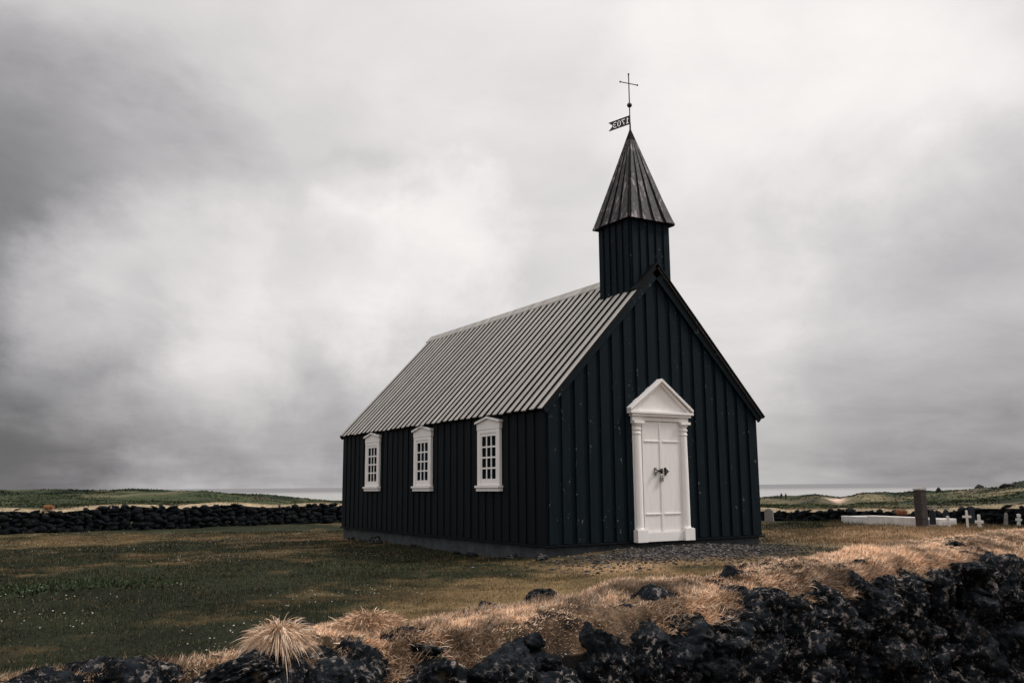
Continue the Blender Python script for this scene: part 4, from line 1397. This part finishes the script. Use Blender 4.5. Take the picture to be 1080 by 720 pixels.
stele(809.5, 32.5, 8.5, 13, 'squat grey gravestone standing alone against the low wall just right of the church', M_GSTONE, taper=0.95)
stele(981, 27.3, 5.5, 15.5, 'dark upright gravestone with a pale cap just right of the tall pillar', M_DSTONE, M_GSTONE, 0.95, base=True)
stele(995.5, 29.0, 5.5, 13.5, 'dark gravestone half hidden behind the low tilted white cross', M_DSTONE, M_GSTONE, 0.9)
stele(1022.5, 28.6, 5.5, 17, 'dark tall gravestone between the two upright white crosses', M_DSTONE, None, 0.9)
stele(1057, 28.2, 3.6, 11.5, 'thin pale gravestone leaning a little, right of the white crosses', M_GSTONE, None, 0.8, 0.10)
cross(998, 27.0, 10.5, 10.5, 0.42, 'low tilted white cross with wide arms near the pillar', lean=-0.10, bar=2.4)
cross(1017, 26.8, 7.4, 16.5, 0.63, 'tallest and slimmest white cross, upright among the graves', bar=2.0)
cross(1029.5, 26.9, 7.0, 11.5, 0.40, 'short stout white cross with low arms, right of the slim one', bar=2.6, flare=1.6)
cross(1070.5, 28.0, 5.0, 10.5, 0.55, 'small white cross with a round head near the right edge', lean=0.08, bar=2.2, flare=1.6, round_top=True)

# rocks on the right-hand skyline
for px_, r_, sz, lb in ((1033, 150, (1.5, 1.2, 1.5), 'dark rock cairn standing on the grassy skyline at the right'),
                        (990, 190, (1.3, 1.1, 0.9), 'small dark rock on the skyline behind the graves'),
                        (1062, 120, (1.7, 1.2, 0.6), 'long dark lava outcrop on the hill at the far right')):
    V, Fq = rock(4, sz, rng, 0.25); p = at(px_, r_)
    o = np_mesh('lava_rock', V, Fq, M_ROCK, None, False); o.location = p + Vector((0, 0, sz[2] * .22))
    tag(o, lb, 'rock', 'rocks on the skyline')

# dry tufts on the far walls
def small_tuft(px_, r_, z, size, label, colr, seed):
    g = np.random.default_rng(seed); n = 700
    a = g.uniform(0, 2 * math.pi, n); rp = size * .5 * np.sqrt(g.uniform(0, 1, n))
    P = np.stack([np.cos(a) * rp, np.sin(a) * rp, np.zeros(n)], 1)
    c = np.array(colr)[None] * g.uniform(0.5, 1.3, n)[:, None]
    o = blades(P, g.uniform(size * .5, size, n), np.full(n, 0.014), updirs(n, 0.5, g), g.uniform(0, .5, n), 2, c, 'grass_tuft')
    p = at(px_, r_, z); o.location = p
    tag(o, label, 'grass tuft')


small_tuft(949, 29.9, 0.10, 0.24, 'rusty orange tuft on the low wall just left of the tall pillar', (0.32, 0.15, 0.085), 3)
small_tuft(53, 32.3, 0.44, 0.20, 'orange tuft on the wall behind the churchyard at far left', (0.42, 0.20, 0.10), 4)

# ================================================================== TWO WALKERS
def person(px_, r_, label, seed, arm):
    p = at(px_, r_)
    me = bpy.data.meshes.new('person')
    v = [(0, 0, .95), (0, 0, 1.2), (0, 0, 1.42), (0, 0, 1.52), (0, .01, 1.60), (0, .01, 1.74),
         (.10, 0, .90), (.13, .03, .48), (.13, -.02, .06), (.13, .14, .03),
         (-.10, 0, .90), (-.13, -.05, .48), (-.14, -.16, .07), (-.14, -.02, .03),
         (.20, 0, 1.40), (.25, -.02, 1.12), (.23, .08 + arm, .88), (-.20, 0, 1.40), (-.25, .0, 1.12), (-.22, .1, .88)]
    e = [(0, 1), (1, 2), (2, 3), (3, 4), (4, 5), (0, 6), (6, 7), (7, 8), (8, 9), (0, 10), (10, 11), (11, 12), (12, 13), (2, 14), (14, 15), (15, 16), (2, 17), (17, 18), (18, 19)]
    rad = [.16, .15, .17, .065, .10, .085, .10, .07, .05, .045, .10, .07, .05, .045, .08, .055, .045, .08, .055, .045]
    me.from_pydata(v, e, [])
    o = link_mesh('person', me, M_COAT); o.location = p; o.rotation_euler = (0, 0, -FACE + seed)
    sk = o.modifiers.new('skin', 'SKIN'); sk.use_smooth_shade = True
    for k, rr2 in enumerate(rad): me.skin_vertices[0].data[k].radius = (rr2, rr2 * .8)
    me.skin_vertices[0].data[0].use_root = True
    ss_ = o.modifiers.new('sub', 'SUBSURF'); ss_.levels = 1; ss_.render_levels = 1
    tag(o, label, 'person', 'walkers on the dunes')


m, t, b = mat_base('dark_clothing', 0.9, 0.1)
b.inputs['Base Color'].default_value = (0.018, 0.022, 0.03, 1)
M_COAT = m
person(823.6, 235, 'person in dark clothes walking on the dune, the left one of two', 0.4, 0.0)
person(828.3, 232, 'person in a dark coat walking on the dune, the right one of two', -0.7, 0.1)
